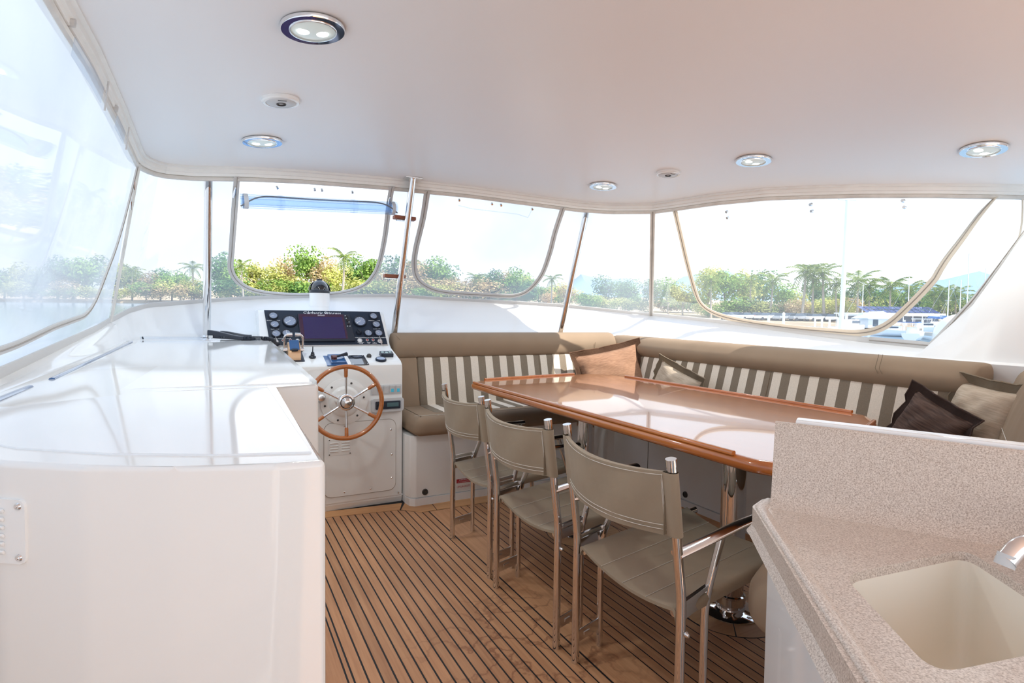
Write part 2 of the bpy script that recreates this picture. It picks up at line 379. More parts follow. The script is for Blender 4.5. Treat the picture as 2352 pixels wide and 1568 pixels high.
def basis(origin, ex, ey):
    """4x4 matrix with x along ex, y along ey (made square to it)"""
    ex = Vector(ex).normalized(); ez = ex.cross(Vector(ey)).normalized(); ey = ez.cross(ex)
    m = Matrix.Identity(4)
    for i in range(3): m[i][0] = ex[i]; m[i][1] = ey[i]; m[i][2] = ez[i]; m[i][3] = origin[i]
    return m

# ================================================================ setting
def zc(x): return 2.12 - .035 * (x - 1.6) ** 2
S1=[(-.50,-1.2,.93),(-.50,1.0,.985),(-.50,1.91,1.033),(-.50,2.33,1.060),(-.50,3.2,1.115),(-.505,3.62,1.150)]
T1=[(-.34,-1.2,1.985),(-.325,1.0,1.99),(-0.310,1.826,1.992),(-0.301,2.108,1.994),(-0.301,2.664,1.994),(-0.310,3.364,1.992)]
S2=[(-.505,3.62,1.150),(-.45,3.87,1.205),(-.37,4.05,1.242),(-.076,4.27,1.28),(.193,4.38,1.309),(.613,4.42,1.334),(1.253,4.42,1.358),(1.663,4.40,1.341),(2.205,4.36,1.327),(2.753,4.30,1.307),(3.15,4.21,1.277),(3.4,4.08,1.25),(3.5,3.964,1.236)]
T2=[(-0.310,3.364,1.992),(-0.294,3.470,1.995),(-0.244,3.583,2.001),(-0.114,3.638,2.017),(0.166,3.643,2.048),(0.464,3.668,2.075),(0.975,3.715,2.106),(1.584,3.724,2.120),(2.085,3.712,2.112),(2.470,3.653,2.094),(2.678,3.541,2.079),(2.891,3.292,2.062)]
S3=[(3.5,3.964,1.236),(3.5,3.042,1.168),(3.5,2.488,1.115),(3.5,2.047,1.078),(3.5,1.688,1.058),(3.5,1.5,1.31),(3.5,1.314,1.627),(3.5,1.15,1.88)]
T3=[(2.891,3.292,2.062),(2.926,3.124,2.058),(2.991,2.802,2.052),(3.104,2.482,2.041),(3.246,2.250,2.025),(3.383,2.047,2.009),(3.597,1.756,1.980),(3.842,1.453,1.944),(4.12,1.2,1.9)]

def resample(P, n):
    P = np.array(P, float); d = np.r_[0, np.cumsum(np.linalg.norm(np.diff(P, axis=0), axis=1))]; d /= d[-1]
    t = np.linspace(0, 1, n); return np.stack([np.interp(t, d, P[:, k]) for k in range(3)], 1)
def drop(T):
    T = np.array(T, float).copy(); c = np.array([1.4, 1.2])
    for i in range(len(T)):
        a = T[max(i - 1, 0)]; b = T[min(i + 1, len(T) - 1)]; d = (b - a)[:2]; n = np.array([-d[1], d[0]]); n /= np.linalg.norm(n)
        if np.dot(n, T[i][:2] - c) < 0: n = -n
        T[i, :2] += n * .035; T[i, 2] -= .07
    return T
PAN = {}
for k, S, T in (('1', S1, T1), ('2', S2, T2), ('3', S3, T3)):
    PAN[k] = (resample(S, 200), resample(drop(T), 200))
def wp(k, t, s, off=0.0):
    """point on window surface k: t along, s up, off towards the cabin"""
    A, Bq = PAN[k]; f = t * 199; i = min(198, max(0, int(f))); q = f - i
    a = A[i] * (1 - q) + A[i + 1] * q; b = Bq[i] * (1 - q) + Bq[i + 1] * q
    p = a * (1 - s) + b * s
    if off:
        d = (A[i + 1] - A[i]); n = np.cross(d, b - a); n /= np.linalg.norm(n)
        if np.dot(n[:2], np.array([1.4, 1.4]) - p[:2]) < 0: n = -n
        p = p + n * off
    return Vector(p)

# ceiling: crowned underside inside the roof edge, plus the roof skin above it
edge = T1[:-1] + T2[:-1] + T3 + [(4.3, .8, 1.87), (4.4, -1.2, 1.85)]
pe = [Vector(p) for p in resample(edge, 220)]
bm = nb(); ctr = Vector((1.6, 1.4, 0)); NR = 14; rows = []
per = pe + [Vector((4.4 - 4.74 * i / 20, -1.2, zc(4.4 - 4.74 * i / 20))) for i in range(1, 20)]
for k in range(1, NR + 1):
    f = k / NR; r = []
    for p in per:
        x = ctr.x + (p.x - ctr.x) * f; y = ctr.y + (p.y - ctr.y) * f; z = zc(x) if f < 1 else p.z
        r.append(Vector((x, y, z)))
    rows.append(r)
V = grid(bm, rows, True); bm.faces.new(V[0])
top = [Vector((p.x * 1.0 + (p.x - ctr.x) * .03, p.y + (p.y - ctr.y) * .03, p.z + .09)) for p in per]
mid = [Vector((p.x + (p.x - ctr.x) * .04, p.y + (p.y - ctr.y) * .04, p.z - .03)) for p in per]
V2 = [[bm.verts.new(p) for p in r] for r in (mid, top, [Vector((ctr.x + (p.x - ctr.x) * .5, ctr.y + (p.y - ctr.y) * .5, 2.27)) for p in per])]
L = [V[-1]] + V2
for a, b in zip(L, L[1:]):
    for j in range(len(a)): bm.faces.new((a[j], a[(j + 1) % len(a)], b[(j + 1) % len(a)], b[j]))
bm.faces.new(L[-1])
struct('ceiling', bm, CEIL, angle=50, label='smooth white crowned headliner under the hardtop')
# stepped moulding and rail tube round the roof edge (path runs with the outside on its left)
prof = [(.002, .012), (-.004, -.012), (.008, -.016), (.010, -.034), (.018, -.037), (.020, -.052), (.034, -.055), (.05, -.03), (.05, .02)]
struct('trim_1', extr(pe, prof), BAND, angle=25, label='cream stepped moulding round the roof edge')
bm = nb(); dr = [Vector(p) for p in drop(np.array([tuple(p) for p in pe]))]
tube(bm, [p + Vector((0, 0, .006)) for p in dr], .0125, 8)
struct('trim_2', bm, RAIL, label='pale rail tube along the top of the clear screens')

# floor: black caulked bed, teak planks let into it
bm = nb(); prism(bm, [(-.6, -5.0), (4.2, -5.0), (4.2, -1.3), (3.4, -1.2), (3.4, 4.0), (-.6, 4.0)], -.05, -.0015)
floor = struct('floor', bm, CAULK, smooth=False, label='caulked teak deck')
xs = [.04, .372]; x = .391
while x < 1.15: xs.append(x); x += .04215
xs.append(1.147); xs = sorted(set(round(v, 4) for v in xs)); xs = [v for v in xs if not (1.13 < v < 1.146)]
xs.append(1.312); x = 1.312
while x < 2.52: x += .0445; xs.append(round(x, 4))
def plank_end(x):
    if x < 1.0: return 3.47 - .136 * (x - .3)
    if x < 1.1: return 3.375 - (x - 1.0) * 1.0
    return 3.275 - .01 * (x - 1.1)
cache = {}
for a, b in zip(xs, xs[1:]):
    if b - a < .012: continue
    y0 = -4.9
    g = .0033 if b - a < .1 else .003
    bm = nb(); prism(bm, [(-(b - a) / 2 + g, y0), ((b - a) / 2 - g, y0), ((b - a) / 2 - g, plank_end(b)), (-(b - a) / 2 + g, plank_end(a))], -.012, 0)
    p = obj('plank', bm, TEAK, floor, ((a + b) / 2, 0, 0), smooth=False)
bx = xs[-1] + .003
for poly in ([(.0, 3.516), (.996, 3.381), (1.045, 3.50), (.0, 3.60)],
             [(1.004, 3.380), (1.10, 3.282), (1.20, 3.281), (1.215, 3.44), (1.06, 3.49)],
             [(1.205, 3.281), (bx - .01, 3.268), (bx + .14, 3.44), (1.22, 3.44)],
             [(bx, -4.9), (bx + .12, -4.9), (bx + .12, 3.40), (bx, 3.26)]):
    bm = nb(); prism(bm, poly, -.012, .0002); obj('margin_plank', bm, TEAKX, floor, smooth=False)
COLS = [(1.876, 1.61), (1.81, 2.57)]
for cxx, cyy in COLS:
    bm = nb(); prism(bm, [(cxx + .209 * math.cos(2 * PI * i / 60), cyy + .209 * math.sin(2 * PI * i / 60)) for i in range(60)], -.01, .0006)
    obj('caulk_ring', bm, CAULK, floor, smooth=False)
    for q in range(4):
        a0 = math.radians(q * 90 + 48); P = [(cxx + r * math.cos(a0 + math.radians(88.6) * i / 16), cyy + r * math.sin(a0 + math.radians(88.6) * i / 16)) for r, rng in ((.205, range(17)), (.11, range(16, -1, -1))) for i in rng]
        bm = nb(); prism(bm, P, -.01, .0014); obj('ring_plank', bm, TEAKX, floor, smooth=False)

# front moulding between the cushions and the sill, and side mouldings
lowF = [(-.43, 3.6, 1.047), (-.41, 3.85, 1.05), (-.30, 4.02, 1.051), (.0, 4.10, 1.053), (.24, 4.12, 1.056), (1.1, 4.12, 1.06), (2.9, 4.12, 1.05), (3.2, 4.04, 1.045), (3.3, 3.88, 1.04)]
def lowered(P, d): return [Vector(p) - Vector((0, 0, d)) for p in P]
n = 90; a = resample(lowF, n); b = resample(S2, n)
rows = [[Vector(p) - Vector((0, 0, .7)) for p in a], [Vector(p) for p in a]]
for k in (.25, .5, .75, .93, 1.0):
    rows.append([Vector(p) * (1 - k) + Vector(q) * k + Vector((0, 0, -.035 * math.sin(PI * k))) for p, q in zip(a, b)])
rows.append([Vector(q) + Vector((0, .10, -.02)) for q in b]); rows.append([Vector(q) + Vector((0, .22, -1.3)) for q in b])
bm = nb(); grid(bm, rows); wf = struct('wall_front', bm, GEL, angle=60, label='white moulded dash sloping up to the front sill')
S1e = [Vector(p) for p in resample(S1, 40)]
rows = []
for q in S1e:
    zt = 1.02 + max(0, q.y - 1.5) * .012
    y = min(q.y, 3.6)
    rows.append([Vector((-.42, y, zt - .5)), Vector((-.42, y, zt)), Vector((-.435, y, zt + .002)), Vector((-.455, q.y, zt * .55 + q.z * .45)), Vector((-.47, q.y, q.z - .012)), q.copy(), Vector((-.56, q.y, q.z - .01)), Vector((-.66, q.y, q.z - 1.3))])
bm = nb(); grid(bm, rows); struct('wall_left', bm, GEL, angle=50, label='white moulded port coaming')
rows = []
for (xx, yy, zz) in S3 + [(3.5, 1.04, 2.03), (3.5, .3, 2.06), (3.5, -1.2, 2.06)]:
    z0 = 1.03 - .01 * (3.9 - yy); rows.append([Vector((3.26, min(yy, 3.9), z0 - .7)), Vector((3.26, min(yy, 3.9), z0)), Vector((3.30, yy, z0 + .01)), Vector((3.36, yy, z0 * .6 + zz * .4)), Vector((3.47, yy, zz - .02)), Vector((3.5, yy, zz)), Vector((3.62, yy, zz - .01)), Vector((3.75, yy, zz - 1.2))])
bm = nb(); grid(bm, rows); struct('wall_right', bm, SATIN, angle=35, label='white moulded starboard coaming rising to the roof wing')

# windows: clear vinyl panels with zipped openings
def ribbon(k, pts, width, mat, parent, name, off=.006, th=.003, label=None, mid=None, n=5):
    """flat tape following (t, s) stations on a window surface"""
    P = []
    Q = [Vector((t, s, 0)) for t, s in pts]
    fine = []
    for i in range(len(Q) - 1):
        p0 = Q[max(i - 1, 0)]; p1 = Q[i]; p2 = Q[i + 1]; p3 = Q[min(i + 2, len(Q) - 1)]
        for j in range(n):
            u = j / n; fine.append(.5 * ((2 * p1) + (p2 - p0) * u + (2 * p0 - 5 * p1 + 4 * p2 - p3) * u * u + (3 * p1 - p0 - 3 * p2 + p3) * u ** 3))
    fine.append(Q[-1])
    c = [wp(k, q.x, q.y, off) for q in fine]; nrm = [(wp(k, q.x, q.y, off + .05) - wp(k, q.x, q.y, off)).normalized() for q in fine]
    rows = []
    for i, p in enumerate(c):
        d = (c[min(i + 1, len(c) - 1)] - c[max(i - 1, 0)]).normalized(); s = d.cross(nrm[i]).normalized() * width / 2; h = nrm[i] * th
        rows.append([p - s - h, p + s - h, p + s + h, p - s + h])
    bm = nb(); V = grid(bm, rows, True); bm.faces.new(V[0][::-1]); bm.faces.new(V[-1])
    o = obj(name, bm, mat, parent, label=label)
    if mid is not None:
        bm = nb(); tube(bm, [p + q * (th + .001) for p, q in zip(c, nrm)], mid, 6); return o, obj('zipper', bm, ZIPM, parent)
    return o
def pane(name, k, t0, t1, mat, hole=None, nu=120, nv=50, smax=1.0, label=None):
    from mathutils.geometry import intersect_point_line
    bm = nb(); V = [[bm.verts.new(wp(k, t0 + (t1 - t0) * i / nu, smax * j / nv)) for j in range(nv + 1)] for i in range(nu + 1)]
    def inside(t, s):
        c = False; n = len(hole)
        for i in range(n):
            (x1, y1), (x2, y2) = hole[i], hole[(i + 1) % n]
            if (y1 > s) != (y2 > s) and t < (x2 - x1) * (s - y1) / (y2 - y1) + x1: c = not c
        return c
    for i in range(nu):
        for j in range(nv):
            if hole and inside(t0 + (t1 - t0) * (i + .5) / nu, smax * (j + .5) / nv): continue
            bm.faces.new((V[i][j], V[i + 1][j], V[i + 1][j + 1], V[i][j + 1]))
    bmesh.ops.delete(bm, geom=[v for v in bm.verts if not v.link_faces], context='VERTS')
    o = struct(name, bm, mat, label=label); return o
w1 = pane('window_1', '1', 0, 1, V_P, nu=50, nv=10, label='hazy clear vinyl screen on the port side')
w2 = pane('window_2', '2', 0, .480, V_F, label='front vinyl screen with its middle panel rolled up', nu=170, nv=70,
          hole=[(.178, 1.2), (.191, .715), (.201, .47), (.209, .285), (.229, .155), (.256, .085), (.291, .045), (.332, .03), (.387, .045), (.422, .115), (.437, .22), (.443, .36), (.443, .61), (.438, .91), (.437, 1.2)])
w3 = pane('window_3', '2', .480, 1, V_F, nu=50, nv=10, label='front vinyl screen to starboard of the middle post')
w4 = pane('window_4', '3', 0, 1, V_S, nu=50, nv=10, label='clear vinyl screen on the starboard side')
ribbon('1', [(1.0, 1.02), (.99, .86), (.975, .665), (.95, .47), (.915, .31), (.884, .175), (.85, .115), (.80, .105), (.744, .10), (.683, .085), (.638, .08), (.5, .08), (.2, .08)], .022, TAPE, w1, 'zip_tape', mid=.002)
ribbon('2', [(.177, 1.03), (.191, .715), (.201, .47), (.209, .285), (.229, .155), (.256, .078), (.291, .04), (.332, .026), (.387, .042), (.422, .112), (.437, .22), (.443, .36), (.443, .61), (.438, .91), (.437, 1.03)], .036, TAPE, w2, 'zip_tape', mid=.0022)
ribbon('2', [(.506, 1.02), (.507, .79), (.504, .505), (.507, .33), (.518, .2), (.543, .115), (.578, .082), (.638, .078), (.69, .078), (.715, .095), (.739, .165), (.764, .34), (.779, .575), (.789, .795), (.804, 1.02)], .042, TAPE, w3, 'zip_tape', mid=.003)
ribbon('3', [(.07, 1.0), (.095, .79), (.121, .56), (.151, .32), (.176, .175), (.221, .09), (.296, .045), (.412, .035), (.513, .042), (.575, .055), (.620, .12), (.660, .275), (.709, .495), (.756, .685), (.805, 1.0)], .042, TAPEW, w4, 'zip_tape', mid=.003)
for k, wv, a, b in (('1', w1, 0, 1), ('2', w2, 0, .48), ('2', w3, .48, 1)):
    ribbon(k, [(a + (b - a) * i / 12, .012) for i in range(13)], .030 if k == '2' else .035, TAPE, wv, 'sill_strip', off=.008, n=2)
ribbon('3', [(i / 12 * .60, .012) for i in range(13)], .034, TAPE, w4, 'sill_strip', off=.008, n=2)
ribbon('3', [(.595 + i / 12 * .405, .012) for i in range(13)], .042, TAPE, w4, 'wing_strip', off=.008, n=2, mid=.003)
ribbon('2', [(.002, .0), (.002, .5), (.002, 1.02)], .03, RAIL, w2, 'corner_strip', off=.01, n=2)
ribbon('2', [(.998, -.01), (.998, .5), (.998, 1.02)], .036, RAIL, w3, 'corner_strip', off=.01, n=2, mid=.004)
ribbon('3', [(.853, 1.0), (.87, .6), (.885, .2)], .006, TAPEW, w4, 'seam', off=.004, n=2)
# clear flap straps at the top of the port screen
for t, e_, wd in ((.675, .758, .05), (.820, .868, .045)):
    ribbon('1', [(t, .975), ((t + e_) / 2, .975), (e_, .975)], wd, ACRY, w1, 'clear_flap', off=.02, th=.0015)
    bm = nb(); tube(bm, [wp('1', e_, 1.03, .03), wp('1', e_ + .003, .93, .03)], .003, 6); obj('flap_cord', bm, TAPE, w1)
def snap(k, t, s, parent, r=.009, mat=CHROMEM):
    p = wp(k, t, s, .006); q = wp(k, t, s, .020); bm = nb(); cyl(bm, p, q, r, r * .8, 14); obj('snap_stud', bm, mat, parent)
for t, s in ((.673, 1.055), (.819, 1.045)): snap('1', t, s - .02, w1, .014, TAPE)
for t in (.302, .314, .241, .367): snap('2', t, .965, w2, .009)
for t in (.573, .643, .663, .734): snap('2', t, .975, w3, .009)
for t, s in ((.236, .945), (.442, .96), (.633, .975)): snap('3', t, s, w4, .011); snap('3', t + .004, s - .045, w4, .011)
for s_, t_ in ((.96, .178), (.95, .437)):
    bm = nb(); tube(bm, [wp('2', t_, s_, .012), wp('2', t_, s_ - .05, .02), wp('2', t_, s_ - .075, .018)], [.006, .008, .005], 8); obj('zip_pull', bm, CHROMEM, w2)
for s_ in (.90, .78):
    bm = nb(); tube(bm, [wp('1', .992, s_, .010), wp('1', .992, s_ - .05, .016)], [.006, .003], 8); obj('zip_pull', bm, CHROMEM, w1)
bm = nb(); tube(bm, [wp('2', .573, .93, .012), wp('2', .60, .925, .03), wp('2', .70, .925, .03), wp('2', .725, .90, .02), wp('2', .734, .975, .012)], .008, 6, flat=.3); obj('clear_strap', bm, ACRY, w3)

# rolled-up middle panel hung on two clear straps
rl = thing('rolled_vinyl_panel', 'clear blue-tinted vinyl panel rolled up and strapped above the open front window', 'screen')
a = wp('2', .186, .885, .05); b = wp('2', .449, .885, .05)
bm = nb(); cyl(bm, a, b, .043, n=28, cap=False); cyl(bm, a, b, .030, n=24, cap=False); cyl(bm, a, b, .019, n=20, cap=False); obj('vinyl_roll', bm, ROLLM, rl)
d = (b - a); L_ = d.length; q = d.to_track_quat('Z', 'Y').to_matrix(); bm = nb(); pts = []
for i in range(41):
    u = i / 40; ph = 1.2 + 2.6 * math.sin(PI * 2 * (abs(u - .5) ** 1.5) * 2.2) if False else (2.4 * math.exp(-u * 9) + 2.4 * math.exp(-(1 - u) * 9)) * 1.3 + 1.2
    pts.append(a + d * u + q @ Vector((.034 * math.cos(ph), .034 * math.sin(ph), 0)))
tube(bm, pts, .007, 6, flat=.5); obj('zipper', bm, ZIPM, rl)
for u in (.03, .97):
    bm = nb(); c = a + d * u; cyl(bm, c - d.normalized() * .012, c + d.normalized() * .012, .0445, n=28, cap=False); obj('edge_band', bm, TAPE, rl)
for u in (.235, .70):
    c = a + d * u; bm = nb(); pts = [c + q @ Vector((.047 * math.cos(t), .047 * math.sin(t), 0)) for t in np.linspace(0, 2 * PI, 25)]
    rows = [[p - d.normalized() * .016 for p in pts], [p + d.normalized() * .016 for p in pts]]; grid(bm, rows)
    tp = wp('2', .186 + u * .263, .985, .012); w_ = d.normalized() * .016; e1 = c + Vector((0, -.0, .045)); vv = [bm.verts.new(p) for p in (tp - w_, tp + w_, e1 + w_, e1 - w_)]; bm.faces.new(vv)
    obj('strap', bm, ACRY, rl)

# ================================================================ steel posts
def post(foot, top, label):
    t = thing('roof_post', label, 'post', foot)
    f = Vector(foot); p = Vector(top) - f; d = p.normalized()
    bm = nb(); cyl(bm, (0, 0, 0), p, .0225, n=28); obj('tube', bm, CHROME, t)
    bm = nb(); lathe(bm, [(.0, .0), (.036, .0), (.036, .005), (.027, .012), (.0235, .016), (.0235, .0)], n=24); obj('foot_ring', bm, CHROMEM, t)
    bm = nb(); box(bm, (p.x, p.y - .0, p.z - .004), (.115, .075, .008), .002); obj('top_plate', bm, CHROMEM, t)
    return t, p
P1, p1v = post((-.055, 4.02, 1.052), (-.032, 3.685, 2.032), 'polished steel roof post at the port end, rising behind the radio handsets')
P2, p2v = post((1.137, 4.02, 1.062), (1.16, 3.665, 2.112), 'polished steel roof post beside the instrument panel with two small teak blocks on it')
P3, p3v = post((2.548, 4.02, 1.050), (2.57, 3.67, 2.085), 'polished steel roof post behind the corner cushions, starboard of the centre')
for f, dx in ((.765, -.012), (.395, -.035)):
    c = p2v * f + Vector((dx, .045, 0)); bm = nb(); box(bm, c, (.15, .055, .024), .004, rot=(0, .02, 0)); s = obj('teak_block', bm, wood('teak_dark', rgb(140, 78, 56), rgb(164, 98, 72), 0, .5), P2)
    bm = nb(); box(bm, c + Vector((-.02, .0, -.017)), (.07, .03, .006), .001); obj('bracket', bm, CHROMEM, s)

# ================================================================ port cabinet
def ztop(x, y): return 1.02 + max(0, y - 1.5) * .012
cab = thing('helm_side_cabinet', 'large glossy white moulded cabinet in the left foreground with stepped top', 'cabinet', (0, 1.5, 0))
def off(poly): return [(x, y - 1.5) for x, y in poly]
front = [(.119, .721), (.06, .726), (-.046, .768), (-.14, .812), (-.231, .877), (-.33, .985), (-.40, 1.12), (-.418, 1.3)]
poly = front[::-1] + [(.121, 1.512), (.232, 1.522), (.240, 1.60), (.262, 2.6), (.283, 3.84), (.283, 4.08), (-.25, 4.04), (-.40, 3.86), (-.418, 3.6)]
ff = [Vector((x, y - 1.5, 0)) for x, y in front]
bm = nb()
prism(bm, [(x, y - 1.5) for x, y in poly], 0.0, lambda x, y: ztop(x, y + 1.5), .008, 3)
obj('body', bm, CABM, cab, angle=30)
# raised lid inside a fine groove
def inset_front(d): return [(x + (.0 if x < -.2 else -.0), y + d) for x, y in front]
lid = [(.108, .765), (.0, .80), (-.12, .86), (-.235, .95), (-.33, 1.07), (-.37, 1.22), (-.37, 1.488), (.109, 1.488)]
bm = nb(); prism(bm, [(x, y - 1.5) for x, y in lid], 1.0195, 1.0225, .0015, 2); obj('hatch_lid', bm, GEL, cab, angle=30)
lid2 = [(-.36, 1.56), (.222, 1.56), (.268, 3.7), (-.36, 3.5)]
bm = nb(); prism(bm, [(x, y - 1.5) for x, y in [(-.36, 1.498), (.109, 1.498), (.112, 1.545), (-.36, 1.545)]], 1.0195, 1.0225, .0015, 2); obj('hatch_rail', bm, GEL, cab, angle=30)
bm = nb(); prism(bm, [(x, y - 1.5) for x, y in lid2], lambda x, y: ztop(x, y + 1.5) - .0005, lambda x, y: ztop(x, y + 1.5) + .003, .0015, 2); obj('hatch_lid', bm, GEL, cab, angle=30)
for (xa, ya), (xb, yb) in (((-.374, 1.82), (-.396, 3.55)), ((-.385, 1.25), (-.384, 1.67))):
    bm = nb(); tube(bm, [(xa, ya - 1.5, ztop(0, ya) + .004), (xb, yb - 1.5, ztop(0, yb) + .004)], .007, 8, flat=.6); obj('dark_slot', bm, BLUEP, cab)
# louvred vent on the curved face
fa = Vector((-.231, .877, 0)); fb = Vector((-.14, .812, 0)); fdir = (fb - fa).normalized(); fn = Vector((fdir.y, -fdir.x, 0))
vc = Vector((-.262, .902, .937)) - Vector((0, 1.5, 0)) + fn * .004
vm = basis(vc, fdir, (0, 0, 1))
bm = nb(); prism(bm, rrect(.15, .078, .008), -.002, .0015, .0008); v = obj('louvre_vent', bm, GELW, cab); v.matrix_local = vm
for i in range(6):
    bm = nb(); box(bm, (-.008, .025 - i * .0100, .0035), (.112, .0055, .004), .0018, rot=(.5, 0, 0)); obj('louvre', bm, GELW, v)
for s in (1, -1):
    bm = nb(); lathe(bm, [(0, .004), (.0035, .0035), (.0045, .0015)], c=(.066, s * .031, 0), n=14); lathe(bm, [(0, .005), (.0015, .005), (.0015, .003)], c=(.066, s * .031, 0), n=6); obj('screw', bm, CHROME, v)

ac = thing('acrylic_strip', 'clear acrylic strip lying along the back of the port cabinet top', 'strip', (-.215, 3.72, ztop(0, 3.72) + .004), -.35)
bm = nb(); box(bm, (0, 0, .008), (.34, .035, .016), .002); obj('strip', bm, ACRY, ac)
bm = nb(); cyl(bm, (-.155, -.012, .002), (-.155, -.02, .014), .004, n=8); obj('end_screw', bm, BLK, ac)
# radio handsets with coiled cord
def handset(loc, rz, label, L=.17, tilt=0):
    t = thing('radio_handset', label, 'handset', loc, rz)
    bm = nb(); rows = []
    for i in range(11):
        u = i / 10; x = (u - .5) * L; wdt = .028 * (.62 + .38 * math.sin(PI * min(1, max(0, .15 + .8 * (1 - u))))); h = .017 + .006 * math.cos(PI * u); z = .004 + h / 1.0 + .012 * (1 - u) * tilt
        rows.append([Vector((x, wdt * math.copysign(abs(math.cos(a)) ** .5, math.cos(a)), z + h * math.copysign(abs(math.sin(a)) ** .5, math.sin(a)))) for a in [2 * PI * j / 16 for j in range(16)]])
    V = grid(bm, rows, True); bm.faces.new(V[0][::-1]); bm.faces.new(V[-1]); obj('body', bm, BLK, t)
    bm = nb(); box(bm, (-L * .40, -.0265, .024), (.022, .004, .014), .001); obj('name_badge', bm, GREYP, t)
    bm = nb()
    for i in range(5): box(bm, (-.03 + i * .012, -.028, .022), (.006, .003, .005))
    obj('button', bm, BLKG, t); return t
h1 = handset((.050, 3.62, ztop(0, 3.62)), -.25, 'black radio handset at the foot of the port post, nearer of the pair', .19, 1)
h2 = handset((.105, 3.80, ztop(0, 3.8)), -.12, 'black radio handset lying just behind the nearer one', .17, 0)
cd = thing('coiled_cord', 'black coiled radio cord running from the handsets to the instrument panel', 'cord', (.125, 3.60, ztop(0, 3.6)))
bm = nb(); pts = []; path = smoothpoly([(0, 0, .0155), (.05, -.035, .0155), (.125, -.055, .0155), (.172, -.01, .004), (.19, .12, -.03), (.215, .225, -.03)], 8, .06)
pl = resample([tuple(p) for p in path], 700); turns = 62
for i, p in enumerate(pl):
    p = Vector(p); d = Vector(pl[min(i + 1, 699)]) - Vector(pl[max(i - 1, 0)]); d.normalize(); s = d.cross(Vector((0, 0, 1))).normalized(); t = s.cross(d); ph = 2 * PI * turns * i / 699
    pts.append(p + s * math.cos(ph) * .011 + t * math.sin(ph) * .011)
tube(bm, pts, .0028, 5); obj('coil', bm, BLK, cd)

# ================================================================ helm console
con = thing('helm_console', 'white moulded helm console between the port cabinet and the settee', 'console', (.66, 3.53, 0))
ox, oy = .66, 3.53
def cprof(x0, x1, P):
    bm = nb(); a = [bm.verts.new((x0 - ox, y - oy, z)) for y, z in P]; b = [bm.verts.new((x1 - ox, y - oy, z)) for y, z in P]
    n = len(P); bm.faces.new(a); bm.faces.new(b[::-1])
    for i in range(n): bm.faces.new((a[i], a[(i + 1) % n], b[(i + 1) % n], b[i]))
    return bm
P = [(3.545, .0), (3.535, .035), (3.538, .042), (3.530, .048), (3.528, .865), (3.532, .888), (3.545, .899), (3.57, .909), (3.80, .978), (3.835, .99), (3.850, 1.003), (3.992, 1.212), (4.012, 1.224), (4.04, 1.226), (4.30, 1.23), (4.30, .0)]
bm = cprof(.240, 1.055, P)
es = [e for e in bm.edges if all(abs(v.co.x - (1.055 - ox)) < 1e-5 for v in e.verts) and max(v.co.z for v in e.verts) > .05]
bmesh.ops.bevel(bm, geom=es, offset=.008, segments=2, profile=.5, affect='EDGES')
obj('body', bm, GELW, con, angle=25)
bm = nb(); prism(bm, rrect(.80, .010, .004), 0, .002); o = obj('toe_strip', bm, GEL, con, loc=(0, .006, .046)); o.rotation_euler = (PI / 2, 0, 0)
# access panel on the face
bm = nb(); prism(bm, rrect(.44, .455, .045, 6), 0, .0015, .0008); ap = obj('access_panel', bm, GELW, con, loc=(.79 - ox, -.003, .315)); ap.rotation_euler = (PI / 2, 0, 0)
bm = nb(); prism(bm, rrect(.446, .461, .047, 6), 0, .0004); o = obj('panel_gasket', bm, M('gasket_grey', rgb(168, 160, 150), .6), con, loc=(.79 - ox, -.0022, .315)); o.rotation_euler = (PI / 2, 0, 0)
for sx_, sy_ in ((-.1, .205), (.08, .205), (.19, .16), (.195, .0), (.195, -.15), (.06, -.205), (-.1, -.205)):
    bm = nb(); lathe(bm, [(0, .0045), (.004, .004), (.0065, .0012)], c=(sx_, sy_, 0), n=12); obj('screw', bm, CHROMEM, ap)
bm = nb(); prism(bm, rrect(.14, .10, .004, 3), .0015, .0035, .0006)
for cx_ in (-.034, .034):
    for i in range(4): box(bm, (cx_, .025 - i * .017, .0055), (.05, .008, .006), .002, rot=(.5, 0, 0))
obj('louvre_vent', bm, GELW, ap, loc=(-.128, .08, 0))
for sx_, sy_ in ((-.19, .125), (-.066, .125), (-.19, .036), (-.066, .036)):
    bm = nb(); lathe(bm, [(0, .0065), (.003, .006), (.004, .003)], c=(sx_, sy_, 0), n=10); obj('screw', bm, DKGR, ap)
bm = nb(); lathe(bm, [(0, .0045), (.004, .004), (.0065, .0)], n=12); o = obj('screw', bm, CHROMEM, con, loc=(1.030 - ox, -.003, .062)); o.rotation_euler = (PI / 2, 0, 0)
# rocker switches
bm = nb(); prism(bm, rrect(.20, .062, .006, 3), 0, .004, .001); sp = obj('switch_plate', bm, GREYP, con, loc=(.948 - ox, -.002, .733)); sp.rotation_euler = (PI / 2, 0, 0)
for i in range(5):
    bm = nb(); box(bm, (-.076 + i * .038, 0, .006), (.030, .050, .008), .002, rot=(.12, 0, 0)); rk = obj('rocker', bm, GREYP, sp)
    if i >= 3: bm = nb(); box(bm, (-.076 + i * .038, -.006, .0105), (.018, .022, .002), .001); obj('lit_rocker', bm, TEAL, sp, label='small lit blue rocker face')
st = thing('marine_stereo', 'white marine stereo with a clear cover to the right of the steering wheel', 'stereo', (.955, 3.525, .637), 0)
bm = nb(); prism(bm, rrect(.205, .086, .016, 5), 0, .018, .004, 3); o = obj('housing', bm, GREYP, st); o.rotation_euler = (PI / 2, 0, 0)
bm = nb(); prism(bm, rrect(.160, .050, .006, 4), 0, .003); o = obj('face', bm, BLK, st, loc=(0, -.0175, 0)); o.rotation_euler = (PI / 2, 0, 0)
